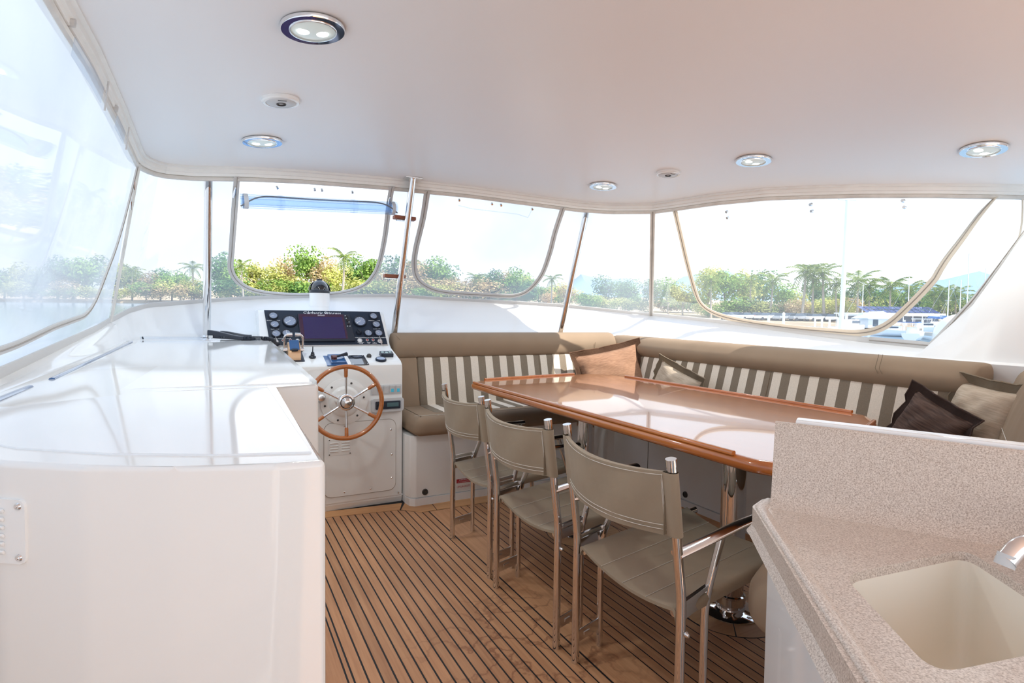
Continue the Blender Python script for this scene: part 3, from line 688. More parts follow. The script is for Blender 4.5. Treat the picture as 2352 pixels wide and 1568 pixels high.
bm = nb(); box(bm, (.03, -.0215, .002), (.075, .002, .026), .0); obj('display', bm, M('lcd_grey_green', rgb(92, 122, 126), .15), st)
bm = nb(); lathe(bm, [(0, .004), (.012, .004), (.014, 0)], n=20, mat=Matrix.Rotation(PI / 2, 3, 'X')); obj('knob', bm, BLKG, st, loc=(-.055, -.020, 0))
bm = nb(); rows = [[Vector((x, -.020 - .008 * math.sin(PI * j / 6), -.03 + .06 * j / 6)) for x in (-.088, .088)] for j in range(7)]; grid(bm, rows); obj('clear_cover', bm, ACRY, st)

# instrument panel on the sloped face
L_ = math.hypot(.142, .209); up = Vector((0, .142, .209)).normalized()
pm = basis(Vector((.66, 3.852, 1.004)) + up * .0 - Vector((0, .002, 0)), (1, 0, 0), up)
ip = thing('instrument_panel', 'navy blue instrument panel with gauges and a dark display on the helm console', 'instrument panel'); ip.matrix_world = pm
def pobj(name, bm, mat, parent=ip, label=None): return obj(name, bm, mat, parent, label=label)
bm = nb(); prism(bm, [(-.362, -.006), (.382, -.006), (.366, .266), (-.386, .266)], 0, .006, .001); pobj('panel', bm, NAVY)
bm = nb(); prism(bm, [(-.364, -.010), (.384, -.010), (.384, -.006), (-.364, -.006)], 0, .008); pobj('edge_strip', bm, CHROMEM)
def gauge(x, y, r, ang):
    bm = nb(); lathe(bm, [(r, .005), (r, .014), (r * .93, .020), (r * .80, .020), (r * .78, .013)], c=(x, y, 0), n=28); g = pobj('gauge', bm, BLK)
    bm = nb(); lathe(bm, [(0, .0135), (r * .80, .0135), (r * .80, .006)], c=(x, y, 0), n=24); obj('dial', bm, DIAL, g)
    bm = nb(); box(bm, (x + math.cos(ang) * r * .3, y + math.sin(ang) * r * .3, .0148), (r * .8, r * .07, .001), rot=None)
    bmesh.ops.rotate(bm, cent=(x + math.cos(ang) * r * .3, y + math.sin(ang) * r * .3, 0), matrix=Matrix.Rotation(ang, 3, 'Z'), verts=bm.verts[:])
    for i in range(9):
        a = math.radians(-40 + 260 * i / 8); vs_ = box(bm, (x + math.cos(a) * r * .62, y + math.sin(a) * r * .62, .0145), (r * .12, r * .04, .0008)); bmesh.ops.rotate(bm, cent=(x + math.cos(a) * r * .62, y + math.sin(a) * r * .62, 0), matrix=Matrix.Rotation(a, 3, 'Z'), verts=vs_)
    obj('needle', bm, WHT, g)
X0 = -.66
for x, y, r, a in ((.326, .219, .031, 3.6), (.331, .152, .031, 3.7), (.336, .082, .031, 2.6), (.424, .178, .047, 3.75), (.398, .085, .030, 1.6),
                   (.876, .180, .046, 3.75), (.975, .224, .031, 3.5), (.985, .155, .031, 2.5), (.992, .084, .031, 2.4), (.920, .084, .030, 1.4)):
    gauge(x + X0, y, r, a)
def words(s, x, y, size, parent=ip, mat=WHT, sx=1, z=.0066):
    me = text_bm(s, size); me.transform(Matrix.Diagonal((sx, 1, 1, 1))); me.transform(Matrix.Translation((x, y, z)))
    return put('lettering', me, mat, parent)
words('ENGINE OIL PRESSURE', .326 + X0, .184, .0080); words('WATER TEMP', .331 + X0, .117, .0080); words('ENGINE OIL PRESSURE', .340 + X0, .047, .0080)
words('FUEL GAUGE', .40 + X0, .047, .0080); words('ENGINE OIL PRESSURE', .977 + X0, .189, .0080); words('WATER TEMP', .985 + X0, .120, .0080)
words('VOLTAGE METER', .92 + X0, .049, .0080); words('GEARBOX OIL PRESSURE', .996 + X0, .049, .0080); words('WIPER CONTROL', .86 + X0, .050, .0080)
words('WINDSCREEN\nWASHER', .862 + X0, .008, .0070); words('ENGINE\nSTOP', .915 + X0, .008, .0070); words('OIL\nPRESSURE', .955 + X0, .008, .0070)
# name in decorative lettering: heavy capitals with small flourishes
me = text_bm('Atlantic Princess', .0375, .0007); me.transform(Matrix.Diagonal((.88, 1, 1, 1))); me.transform(Matrix.Translation((-.014, .2445, .0068)))
nm = put('lettering', me, WHT, ip, label='white decorative boat name lettering')
bm = nb()
for cx_ in (-.128, .006):
    tube(bm, [(cx_ + .012 * math.cos(t) - .006, .2495 + .007 * math.sin(t), .0072) for t in np.linspace(.3, 5.2, 14)], .0013, 4, flat=.4)
pobj('lettering_flourish', bm, WHT)
# chart display
bm = nb(); prism(bm, [(-.182, .018), (.164, .018), (.150, .232), (-.186, .232)], .004, .022, .004, 2); cp = pobj('chart_display', bm, BLK)
bm = nb(); prism(bm, [(-.178, .032), (.118, .032), (.108, .227), (-.182, .227)], .021, .0228); obj('display_border', bm, SCRF, cp)
bm = nb(); prism(bm, [(-.155, .036), (.104, .036), (.095, .205), (-.158, .205)], .0228, .0232); obj('screen', bm, SCRN, cp)
me = text_bm('SIMRAD', .013, .0003); me.transform(Matrix.Translation((-.038, .217, .0232))); put('lettering', me, WHT, cp)
for bx_, by_, br in ((.128, .205, .008), (.130, .180, .010), (.133, .150, .008), (.118, .216, .003), (.138, .165, .003), (.125, .132, .003), (.141, .132, .003), (.123, .195, .003)):
    bm = nb(); lathe(bm, [(0, .0262), (br * .9, .0262), (br, .022)], c=(bx_, by_, 0), n=12); obj('button', bm, BLKG if br > .005 else WHT, cp)
bm = nb(); lathe(bm, [(0, .026), (.016, .026), (.019, .020), (.020, .005)], c=(.857 + X0, .090, 0), n=8); box(bm, (.857 + X0, .09, .03), (.006, .034, .01), .002, rot=(0, 0, .6)); pobj('wiper_knob', bm, BLK)
for x, y, mt, r in ((.857, .028, WHT, .011), (.907, .030, RED, .0065), (.947, .030, RED, .0065), (.375, .032, RED, .0065), (.418, .032, RED, .0065), (.462, .032, WHT, .008)):
    bm = nb(); lathe(bm, [(r * 1.5, .006), (r * 1.5, .009), (r * 1.1, .010)], c=(x + X0, y, 0), n=16); b_ = pobj('indicator_ring', bm, GREYP)
    bm = nb(); lathe(bm, [(0, .013), (r * .7, .012), (r * 1.1, .008)], c=(x + X0, y, 0), n=14); obj('indicator', bm, mt, b_)
for x, y in ((.992, .022), (.333, .024)):
    bm = nb(); lathe(bm, [(0, .014), (.013, .014), (.017, .010), (.018, .006)], c=(x + X0, y, 0), n=20); k_ = pobj('ignition_switch', bm, CHROMEM)
    bm = nb(); box(bm, (x + X0, y, .024), (.003, .016, .022), .0008); box(bm, (x + X0 + .002, y - .016, .026), (.016, .026, .004), .0015); tube(bm, [(x + X0, y + .008, .022), (x + X0 - .002, y + .028, .024)], .002, 5); tube(bm, [(x + X0 + .003, y - .026, .026), (x + X0 + .006, y - .048, .024)], [.005, .002], 6); obj('key', bm, CHROMEM, k_)

# items on the sloping dash
dn = Vector((0, -.10, .32)).normalized(); du = Vector((0, .32, .10)).normalized()
def dash(x, y): return Vector((x, y, .899 + (y - 3.545) * .3))
def dthing(name, label, cat, x, y):
    t = thing(name, label, cat); t.matrix_world = basis(dash(x, y), (1, 0, 0), du); return t
th = dthing('throttle_control', 'bronze twin-lever throttle control with polished steel levers', 'throttle', .415, 3.69)
bm = nb(); prism(bm, rrect(.115, .20, .01, 3), 0, .006, .002); obj('base_plate', bm, BLK, th)
bm = nb(); rows = []
for x in (-.036, -.030, .030, .036):
    k = 1 if abs(x) < .035 else .93; rows.append([Vector((x, (-.075 + .15 * i / 14), .006 + k * .088 * math.sin(PI * i / 14) ** .6)) for i in range(15)])
V = grid(bm, rows); bm.faces.new(V[0]); bm.faces.new(V[-1][::-1]); obj('casting', bm, BRNZ, th)
bm = nb(); box(bm, (0, -.032, .088), (.056, .075, .008), .006, rot=(.55, 0, 0)); cp_ = obj('cover_plate', bm, BLUEP, th)
bm = nb(); box(bm, (0, -.067, .069), (.036, .014, .012), .003, rot=(.55, 0, 0)); obj('plate_latch', bm, BLK, cp_)
for s in (-1, 1):
    bm = nb(); tube(bm, smoothpoly([(s * .050, -.005, .04), (s * .055, .008, .09), (s * .050, .014, .136), (s * .008, .014, .138)], 6, .022), .0068, 10); obj('lever', bm, CHROME, th)
    bm = nb(); tube(bm, [(s * .040, .014, .1375), (s * .008, .014, .138)], [.0105, .0115], 14); obj('grip', bm, CHROMEM, th)
    bm = nb(); cyl(bm, (s * .034, -.005, .045), (s * .060, -.005, .045), .014, n=16); obj('pivot', bm, CHROMEM, th)
js = dthing('trim_joystick', 'small black toggle stick on the dash left of the thruster panels', 'joystick', .523, 3.66)
bm = nb(); lathe(bm, [(.021, 0), (.021, .010), (.014, .014), (.010, .020), (.013, .024), (.009, .028), (.011, .033), (.006, .040), (.0, .041)], n=20); obj('boot', bm, BLK, js)
bm = nb(); cyl(bm, (0, 0, .036), (0, .003, .074), .0032, .0028, 10); obj('stick', bm, BLK, js)
tp = dthing('thruster_panel', 'black square thruster panel with red-knobbed joystick above the wheel', 'control panel', .652, 3.607)
bm = nb(); prism(bm, rrect(.125, .162, .004, 3), 0, .003, .001); obj('plate', bm, BLUEP, tp)
bm = nb(); prism(bm, [(-.036, -.066), (.056, -.066), (.050, .070), (-.040, .070)], .003, .018, .005, 3); jb = obj('joystick_box', bm, BLUEP, tp)
bm = nb(); lathe(bm, [(0, .040), (.016, .038), (.020, .030), (.016, .022), (.020, .016)], c=(-.012, -.012, 0), n=20); obj('red_knob', bm, M('dark_red_knob', rgb(86, 36, 34), .3), jb)
bm = nb(); tube(bm, [(.0, -.010, .03), (.035, .006, .034), (.07, .018, .036)], [.006, .008, .013], 10); obj('lever', bm, BLK, jb)
bm = nb(); box(bm, (.005, .040, .0185), (.05, .022, .001)); obj('label_plate', bm, DKGR, jb)
tq = dthing('blank_control_panel', 'flat glossy black square panel right of the thruster panel', 'control panel', .789, 3.607)
bm = nb(); prism(bm, rrect(.106, .160, .003, 3), 0, .003, .001); obj('plate', bm, BLKG, tq)
for a_, b_ in ((-.045, .072), (.045, .072), (.045, -.072), (-.045, -.072)):
    bm = nb(); lathe(bm, [(0, .0042), (.003, .004), (.0035, .003)], c=(a_, b_, 0), n=10); obj('screw', bm, CHROMEM, tq)
kn = dthing('rubber_knob', 'small round dark rubber knob on the dash', 'knob', .868, 3.650)
bm = nb(); lathe(bm, [(.014, 0), (.0145, .012), (.011, .021), (.004, .025), (0, .0255)], n=18)
for i in range(6): box(bm, (.0135 * math.cos(i * PI / 3), .0135 * math.sin(i * PI / 3), .009), (.004, .004, .016), .001)
obj('cap', bm, DKGR, kn)
pk = dthing('sensor_puck', 'round dark-rimmed puck with pale top on the dash', 'sensor', .930, 3.590)
bm = nb(); lathe(bm, [(.034, 0), (.035, .010), (.032, .016), (.028, .017)], n=28); obj('rim', bm, NAVY, pk)
bm = nb(); lathe(bm, [(0, .0185), (.020, .018), (.0285, .0165)], n=28); obj('top', bm, DIAL, pk)
rb = dthing('remote_box', 'small black box with three pale round dials at the right edge of the dash', 'remote', .985, 3.665)
bm = nb(); prism(bm, rrect(.082, .058, .006, 3), 0, .026, .004, 2); bx0 = obj('case', bm, BLK, rb)
for i in range(3):
    bm = nb(); lathe(bm, [(0, .0295), (.009, .029), (.0105, .026)], c=(-.026 + i * .025, .004 - (i % 2) * .006, 0), n=16); obj('dial', bm, M('pale_green_dial', rgb(180, 206, 206), .3), rb)
# black-domed camera on the dash moulding
dc = thing('dome_camera', 'black-domed camera on a ribbed white cylindrical base at the foot of the open front window', 'camera', (.655, 4.235, 1.215))
bm = nb(); lathe(bm, [(.066, 0), (.066, .045), (.069, .047), (.069, .140), (.066, .143), (0, .143)], n=40); obj('base', bm, GREYP if False else GEL, dc)
bm = nb(); lathe(bm, [(.070, .140), (.070, .158), (.064, .163)], n=36); obj('collar', bm, BLK, dc)
bm = nb(); lathe(bm, [(.064 * math.cos(t), .160 + .074 * math.sin(t)) for t in np.linspace(0, PI / 2, 12)], n=36); obj('dome', bm, BLKG, dc)
bm = nb()
rows = [[Vector((r_ * math.cos(t), y_, .158 + r_ * math.sin(t))) for t in np.linspace(0, PI, 22)] for r_, y_ in ((.072, -.012), (.0745, -.006), (.0745, .010), (.066, .016))]
grid(bm, rows); box(bm, (0, .004, .236), (.036, .03, .01), .003); obj('hood_band', bm, BLK, dc)

# ================================================================ steering wheel
wh = thing('steering_wheel', 'wooden-rimmed steering wheel with six steel and wood spokes', 'steering wheel'); WM = basis((.648, 3.262, .706), (1, 0, 0), (0, .05, 1)); wh.matrix_world = WM
bm = nb(); N = 72; R = .2025; rows = [[Vector(((R + .0135 * math.cos(b)) * math.cos(a), (R + .0135 * math.cos(b)) * math.sin(a), .015 * math.sin(b))) for b in [2 * PI * j / 12 for j in range(12)]] for a in [2 * PI * i / N for i in range(N + 1)]]
grid(bm, rows, True); bmesh.ops.remove_doubles(bm, verts=bm.verts[:], dist=1e-5); obj('rim', bm, VARNW, wh)
for k in range(6):
    a = PI / 2 + k * PI / 3; c, s = math.cos(a), math.sin(a)
    bm = nb(); tube(bm, [(c * .03, s * .03, -.004), (c * .145, s * .145, .0)], [.0058, .0072], 12); sp_ = obj('spoke', bm, CHROME, wh)
    bm = nb(); tube(bm, [(c * .142, s * .142, 0), (c * .150, s * .150, 0), (c * .194, s * .194, 0)], [.0085, .0105, .0115], 12); obj('wood_sleeve', bm, VARNW, sp_)
bm = nb(); lathe(bm, [(.0, -.03), (.046, -.03), (.048, -.02), (.048, .010), (.044, .016), (.036, .018), (.034, .014)], n=40); obj('hub', bm, CHROME, wh)
bm = nb(); lathe(bm, [(.033, .012)] + [(.032 * math.cos(t), .014 + .020 * math.sin(t)) for t in np.linspace(0, PI / 2, 9)], n=36); obj('hub_cap', bm, CHROME, wh)
bm = nb(); cyl(bm, (0, 0, -.02), (0, -.005, -.255), .024, n=24); obj('shaft', bm, GELW, wh)
bp_ = thing('wheel_mount', 'round white steering mount on the console face behind the wheel', 'mount'); bp_.matrix_world = basis((.690, 3.526, .672), (1, 0, 0), (0, 0, 1))
bm = nb(); lathe(bm, [(.142, 0), (.142, .004), (.138, .006), (.095, .007), (.085, .022), (.075, .030), (0, .030)], n=48); obj('disc', bm, GELW, bp_)
for a in (60, 120, 180, 240, 300, 0):
    bm = nb(); lathe(bm, [(0, .012), (.005, .011), (.007, .006)], c=(.118 * math.cos(math.radians(a + 10)), .118 * math.sin(math.radians(a + 10)), 0), n=12); obj('bolt', bm, DKGR, bp_)
kb = thing('steel_push_knob', 'round steel knob on the console at the left of the steering mount', 'knob'); kb.matrix_world = basis((.552, 3.526, .705), (1, 0, 0), (0, 0, 1))
bm = nb(); lathe(bm, [(.026, 0), (.026, .012), (.020, .022), (0, .026)], n=26); obj('knob', bm, CHROMEM, kb)
bm = nb(); lathe(bm, [(.034, 0), (.034, .003), (.026, .005)], n=26); obj('collar', bm, GREYP, kb)

# ================================================================ settee
sb = thing('settee_base', 'white moulded U-shaped base under the settee cushions', 'seat base', (2.64, 3.41, 0))
def rel(poly, o=(2.64, 3.41)): return [(x - o[0], y - o[1]) for x, y in poly]
E_ = Vector((-.914, -.406, 0)); NF = Vector((-.406, .914, 0)); AO = Vector((3.12, 1.22, 0))
def aft(l, n, z=0): p = AO + E_ * l + NF * n; return (p.x, p.y) if z is None else Vector((p.x, p.y, z))
a1 = aft(1.88, .47, None); a2 = aft(1.72, .10, None)
outl = [(1.062, 4.05), (1.062, 3.50), (1.075, 3.43), (1.11, 3.41), (2.60, 3.41), (2.64, 3.37), (2.64, 1.72), (2.56, 1.56), a1, a2, (3.25, 1.0), (3.25, 4.05)]
bm = nb(); prism(bm, rel(outl), .050, .445, .006); obj('body', bm, GELW, sb, angle=30)
toe = [(1.062, 4.05), (1.062, 3.49), (1.07, 3.425), (1.10, 3.40), (2.61, 3.40), (2.632, 3.36), (2.632, 1.72), (2.555, 1.565), a1, a2, (3.25, 1.0), (3.25, 4.05)]
bm = nb(); prism(bm, rel(toe), .0, .047, .003); obj('toe_kick', bm, GEL, sb, angle=30)
for p, ax in (((1.168, 3.408, .082), 'y'), ((2.638, 2.64, .085), 'x')):
    bm = nb(); mt = Matrix.Rotation(PI / 2, 3, 'X') if ax == 'y' else Matrix.Rotation(-PI / 2, 3, 'Y')
    lathe(bm, [(.0, .004), (.008, .004), (.009, .001), (.013, .001), (.014, .006), (.019, .005), (.020, 0)], n=24, mat=mt); obj('finger_latch', bm, DKGR, sb, loc=(p[0] - 2.64, p[1] - 3.41, p[2]))
bm = nb(); box(bm, (0, 0, 0), (.002, .003, .36)); obj('panel_joint', bm, DKGR, sb, loc=(2.639 - 2.64, 3.0 - 3.41, .245))
tg = thing('safety_sticker', 'small red and white life jacket sticker low on the settee base behind the furthest chair', 'sticker', (1.433, 3.4085, .098))
bm = nb(); box(bm, (0, 0, 0), (.100, .001, .074)); obj('paper', bm, STICK, tg)
bm = nb(); box(bm, (0, -.0008, .024), (.100, .001, .026)); obj('red_band', bm, REDL, tg)
for s_, sz, zz, mt in (('EMERGENCY', .011, .030, WHT), ('USE ONLY IN AN EMERGENCY', .0060, .018, WHT), ('LIFE JACKETS', .0165, -.014, REDL)):
    me = text_bm(s_, sz, .0003); me.transform(Matrix.Rotation(PI / 2, 4, 'X')); put('lettering', me, mt, tg, loc=(0, -.0016, zz))

def slab(bm, poly, z0, z1, r=.04, seg=4):
    """thick cushion with rounded edges from a plan outline"""
    prof = [(0, z0)] ; n = len(poly)
    c = Vector((sum(p[0] for p in poly) / n, sum(p[1] for p in poly) / n))
    def ins(d):
        out = []
        for i in range(n):
            p = Vector(poly[i]); a = (p - Vector(poly[i - 1])); b = (Vector(poly[(i + 1) % n]) - p); na = Vector((-a.y, a.x)).normalized(); nb_ = Vector((-b.y, b.x)).normalized()
            m_ = (na + nb_); k = m_.length; m_ = m_ / max(k, .01); out.append(p + m_ * d / max(.45, k / 2))
        return out
    area = sum(poly[i][0] * poly[(i + 1) % n][1] - poly[(i + 1) % n][0] * poly[i][1] for i in range(n)); sg = 1 if area > 0 else -1
    rows = []
    for i in range(seg + 1):
        a = PI / 2 * i / seg; q = ins(sg * r * (1 - math.sin(a))); rows.append([Vector((v.x, v.y, z0 + r * .6 * (1 - math.cos(a)))) for v in q])
    for i in range(seg + 1):
        a = PI / 2 * i / seg; q = ins(sg * r * (1 - math.cos(a))); rows.append([Vector((v.x, v.y, z1 - r + r * math.sin(a))) for v in q])
    V = grid(bm, rows, True); bm.faces.new(V[0][::-1]); bm.faces.new(V[-1])
def rnd(poly, r=.05, n=4):
    P = [Vector((x, y, 0)) for x, y in poly]; out = []; N = len(P)
    for i in range(N):
        p = P[i]; a = P[i - 1] - p; b = P[(i + 1) % N] - p; rr = min(r, a.length * .45, b.length * .45); A = p + a.normalized() * rr; C = p + b.normalized() * rr
        for k in range(n + 1): t = k / n; q = A * (1 - t) ** 2 + p * 2 * t * (1 - t) + C * t * t; out.append((q.x, q.y))
    return out
sc1 = thing('seat_cushion', 'long taupe seat cushion with striped centre against the forward bulkhead', 'cushion', group=None)
bm = nb(); slab(bm, rnd([(1.078, 3.335), (2.60, 3.335), (3.0, 3.60), (3.0, 3.92), (1.078, 3.92)], .06), .448, .570, .055); obj('cover', bm, CUSH, sc1, angle=60)
bm = nb(); slab(bm, rnd([(1.26, 3.49), (2.55, 3.49), (2.86, 3.70), (2.86, 3.86), (1.26, 3.86)], .03), .555, .574, .01, 2); obj('striped_panel', bm, STX, sc1, angle=60)
bm = nb(); tube(bm, smoothpoly([(1.10, 3.42, .571), (1.25, 3.40, .572), (2.58, 3.40, .572)], 5, .03), .0016, 5); tube(bm, [(1.25, 3.40, .571), (1.22, 3.345, .535), (1.22, 3.34, .49)], .0016, 5); obj('seam', bm, STITCH, sc1)
sc2 = thing('seat_cushion', 'taupe and striped seat cushion along the starboard side beyond the table', 'cushion')
bm = nb(); slab(bm, rnd([(2.575, 1.62), (3.0, 1.40), (3.0, 3.58), (2.62, 3.325), (2.575, 3.28)], .05), .448, .570, .055); obj('cover', bm, CUSH, sc2, angle=60)
bm = nb(); slab(bm, rnd([(2.70, 1.70), (2.95, 1.60), (2.95, 3.48), (2.70, 3.30)], .03), .555, .574, .01, 2); obj('striped_panel', bm, STY, sc2, angle=60)
sc3 = thing('seat_cushion', 'taupe aft seat cushion whose rounded end shows behind the galley cabinet', 'cushion')
bm = nb(); slab(bm, rnd([aft(.10, .05, None), (2.98, 1.38), (2.57, 1.60), aft(1.86, .56, None), aft(1.945, .50, None), aft(1.93, .30, None), aft(1.78, .16, None), aft(1.60, .05, None)], .07), .43, .572, .065, 5); obj('cover', bm, CUSH, sc3, angle=70)
bm = nb(); tube(bm, [aft(1.80, .555, .50), aft(1.80, .52, .565), aft(1.80, .40, .574), aft(1.78, .15, .574)], .0018, 5); tube(bm, [aft(1.785, .555, .50), aft(1.785, .52, .566), aft(1.785, .40, .575), aft(1.765, .15, .575)], .0018, 5); obj('seam', bm, STITCH, sc3)

def runprof(p0, p1, prof, out, dz=0, n=24, wav=.0, endr=.03, seed=0):
    """cushion body run from p0 to p1; profile (across towards 'out', z); softly rounded ends and faint wrinkles"""
    p0 = Vector(p0); p1 = Vector(p1); out = Vector(out).normalized(); rows = []; cz = sum(z for _, z in prof) / len(prof); ca = sum(a for a, _ in prof) / len(prof); rg = random.Random(seed)
    st = [0, .004, .012] + [.012 + (1 - .024) * i / n for i in range(1, n)] + [.988, .996, 1]
    ph = [rg.uniform(0, 6) for _ in range(4)]
    for u in st:
        k = min(u, 1 - u) / .012; k = 1 if k >= 1 else math.sqrt(max(0, 1 - (1 - k) ** 2)); sc = 1 - endr * (1 - k) / .1
        b = p0 + (p1 - p0) * u; w_ = wav * (math.sin(u * 31 + ph[0]) + math.sin(u * 57 + ph[1])) * .5
        rows.append([b + out * (ca + (a - ca) * sc + (w_ if a > ca else 0)) + Vector((0, 0, cz + (z - cz) * sc + dz * u)) for a, z in prof])
    bm = nb(); V = grid(bm, rows, True); bm.faces.new(V[0][::-1]); bm.faces.new(V[-1]); return bm
def arc(pts, n=5, r=.03):
    P = smoothpoly([Vector((a, z, 0)) for a, z in pts + pts[:2]], n, r); P = P[n + 2 - 1:] if False else P
    P = []
    N = len(pts); Q = [Vector(p) for p in pts]
    for i in range(N):
        p = Q[i]; a = Q[i - 1] - p; b = Q[(i + 1) % N] - p; rr = min(r, a.length * .48, b.length * .48); A = p + a.normalized() * rr; C = p + b.normalized() * rr
        for k in range(n + 1): t = k / n; q = A * (1 - t) ** 2 + p * 2 * t * (1 - t) + C * t * t; P.append((q.x, q.y))
    return P
bc = thing('back_cushion', 'taupe bolster back cushion with striped panel below the front windows', 'cushion')
pf = arc([(.0, .905), (.155, .895), (.175, 1.0), (.12, 1.078), (.0, 1.080)], 5, .045)
obj('bolster', runprof((1.098, 4.035, 0), (3.035, 4.035, 0), pf, (0, -1, 0), wav=.006, n=46, seed=1), CUSH, bc, angle=60)
pl_ = arc([(.0, .56), (.235, .56), (.15, .905), (.0, .905)], 3, .015)
obj('end_panel', runprof((1.085, 4.035, 0), (1.262, 4.035, 0), [(a + .006, z) for a, z in pl_], (0, -1, 0), n=6), CUSH, bc, angle=60)
obj('striped_panel', runprof((1.258, 4.035, 0), (3.0, 4.035, 0), pl_, (0, -1, 0), n=20), STX, bc, angle=60)
bm = nb(); tube(bm, [(2.27, 3.884 - .002, .90), (2.27, 3.80 - .002, .57)], .0025, 5); tube(bm, [(1.105, 3.885, 1.07), (1.255, 3.868, .91)], .0014, 5); tube(bm, [(2.80, 3.858, 1.0), (2.80, 3.875, .91)], .0014, 5); obj('seam', bm, FLG, bc)
bd = thing('back_cushion', 'long taupe bolster back cushion with striped panel below the starboard window', 'cushion')
ps = arc([(.0, .885), (.205, .895), (.235, .97), (.16, 1.052), (.0, 1.055)], 5, .045)
obj('bolster', runprof((3.255, 4.03, 0), (3.255, 1.30, 0), ps, (-1, 0, 0), dz=-.042, wav=.002, n=40, seed=2, endr=.02), CUSH, bd, angle=60)
pl2 = arc([(.0, .56), (.30, .56), (.205, .90), (.0, .90)], 3, .015)
obj('striped_panel', runprof((3.255, 3.80, 0), (3.255, 1.34, 0), pl2, (-1, 0, 0), dz=-.02, n=20), STY, bd, angle=60)
bm = nb(); tube(bm, [(3.048, 2.36, .885), (2.955, 2.36, .57)], .0025, 5); tube(bm, [(3.05, 1.72, 1.03), (3.022, 1.72, .96), (3.04, 1.70, .90)], .0016, 5); tube(bm, [(3.05, 1.70, 1.03), (3.022, 1.70, .96), (3.04, 1.68, .90)], .0016, 5); obj('seam', bm, FLG, bd)
be = thing('back_cushion', 'taupe aft back cushion behind the galley, at the right edge of the view', 'cushion')
pa = arc([(-.18, .56), (.07, .56), (-.01, .86), (-.055, .985), (-.11, 1.012), (-.18, 1.0)], 5, .04)
obj('cover', runprof(aft(-.02, 0), aft(1.25, 0), pa, NF, wav=.003, n=30, seed=3, endr=.02), CUSH, be, angle=60)
bm = nb()
for k in (.0, .016): tube(bm, [aft(.04, .013, .78 - k), aft(.9, .013, .78 - k)], .0014, 5)
obj('seam', bm, STITCH, be)

# ================================================================ pillows
def pillow(name, label, c, ex, ey, w_, h_, t_, mat, fmat, fl=.04, seed=0, droop=0, group=None):
    t = thing(name, label, 'pillow', group=group); t.matrix_world = basis(c, ex, ey); rg = random.Random(seed); N = 18
    ph = [rg.uniform(0, 6.28) for _ in range(6)]
    def P(u, v, side):
        pin = 1 - .07 * (1 - abs(v) ** 2) ; pin2 = 1 - .07 * (1 - abs(u) ** 2)
        x = w_ / 2 * u * pin; y = h_ / 2 * v * pin2
        e = max(0, (1 - abs(u) ** 2.6)) ** .55 * max(0, (1 - abs(v) ** 2.6)) ** .55
        wr = .006 * math.sin(5 * u + 4 * v + ph[0]) + .005 * math.sin(9 * u - 6 * v + ph[1]) + .003 * math.sin(15 * v + 7 * u + ph[2])
        return Vector((x, y, side * (t_ * e + wr * e)))
    bm = nb()
    for sd in (1, -1): grid(bm, [[P(-1 + 2 * i / N, -1 + 2 * j / N, sd) for j in range(N + 1)] for i in range(N + 1)])
    bmesh.ops.remove_doubles(bm, verts=bm.verts[:], dist=1e-5); obj('cover', bm, mat, t, angle=80)
    rows = []; per = [(-1 + 2 * i / 12, -1) for i in range(12)] + [(1, -1 + 2 * i / 12) for i in range(12)] + [(1 - 2 * i / 12, 1) for i in range(12)] + [(-1, 1 - 2 * i / 12) for i in range(12)]
    for k, zz in ((0, .0), (.35, .4), (.7, .8), (1, 1.0)):
        r = []
        for i, (u, v) in enumerate(per):
            p = P(u, v, 1); p.z = 0; ox_ = (u if abs(u) == 1 else 0); oy_ = (v if abs(v) == 1 else 0)
            if abs(u) != 1: ox_ = u ** 5
            if abs(v) != 1: oy_ = v ** 5
            cr = abs(u * v) ** 2
            r.append(p + Vector((ox_, oy_, 0)) * fl * k * (1 - .12 * cr) + Vector((0, 0, zz * (.010 * math.sin(i * 1.3 + ph[3]) + .006 * math.sin(i * 2.9 + ph[4]) + droop * cr))))
        rows.append(r)
    bm = nb(); grid(bm, rows, True); ret = bmesh.ops.solidify(bm, geom=bm.faces[:], thickness=.005); obj('flange', bm, fmat, t, angle=80)
    bm = nb(); tube(bm, rows[3] + rows[3][:1], .0035, 5, cap=False); obj('piping', bm, fmat, t)
    return t
pillow('throw_pillow', 'sunlit brown ribbed pillow propped in the forward starboard corner', (2.79, 3.615, .775), (.645, -.15, .128), (.02, .34, .94), .53, .36, .075, TANW, FLGB, .045, 1, .02)
pillow('throw_pillow', 'small beige flanged pillow slumped on the starboard seat just past the brown corner pillow', (2.845, 2.99, .70), (-.09, -.96, -.26), (.22, -.26, .94), .44, .30, .06, BGW, FLG, .04, 2, .02)
pillow('throw_pillow', 'dark brown streaked pillow at the aft end of the starboard seat', (2.79, 1.365, .705), (-.41, -.86, -.30), (.25, -.2, .95), .33, .29, .055, DKW, FLGD, .035, 3, .01)
pillow('throw_pillow', 'large rumpled beige pillow behind the dark brown one', (2.90, 1.215, .765), (-.57, -.82, -.03), (.3, -.18, .93), .40, .34, .075, BGW, FLG, .04, 4, .03)

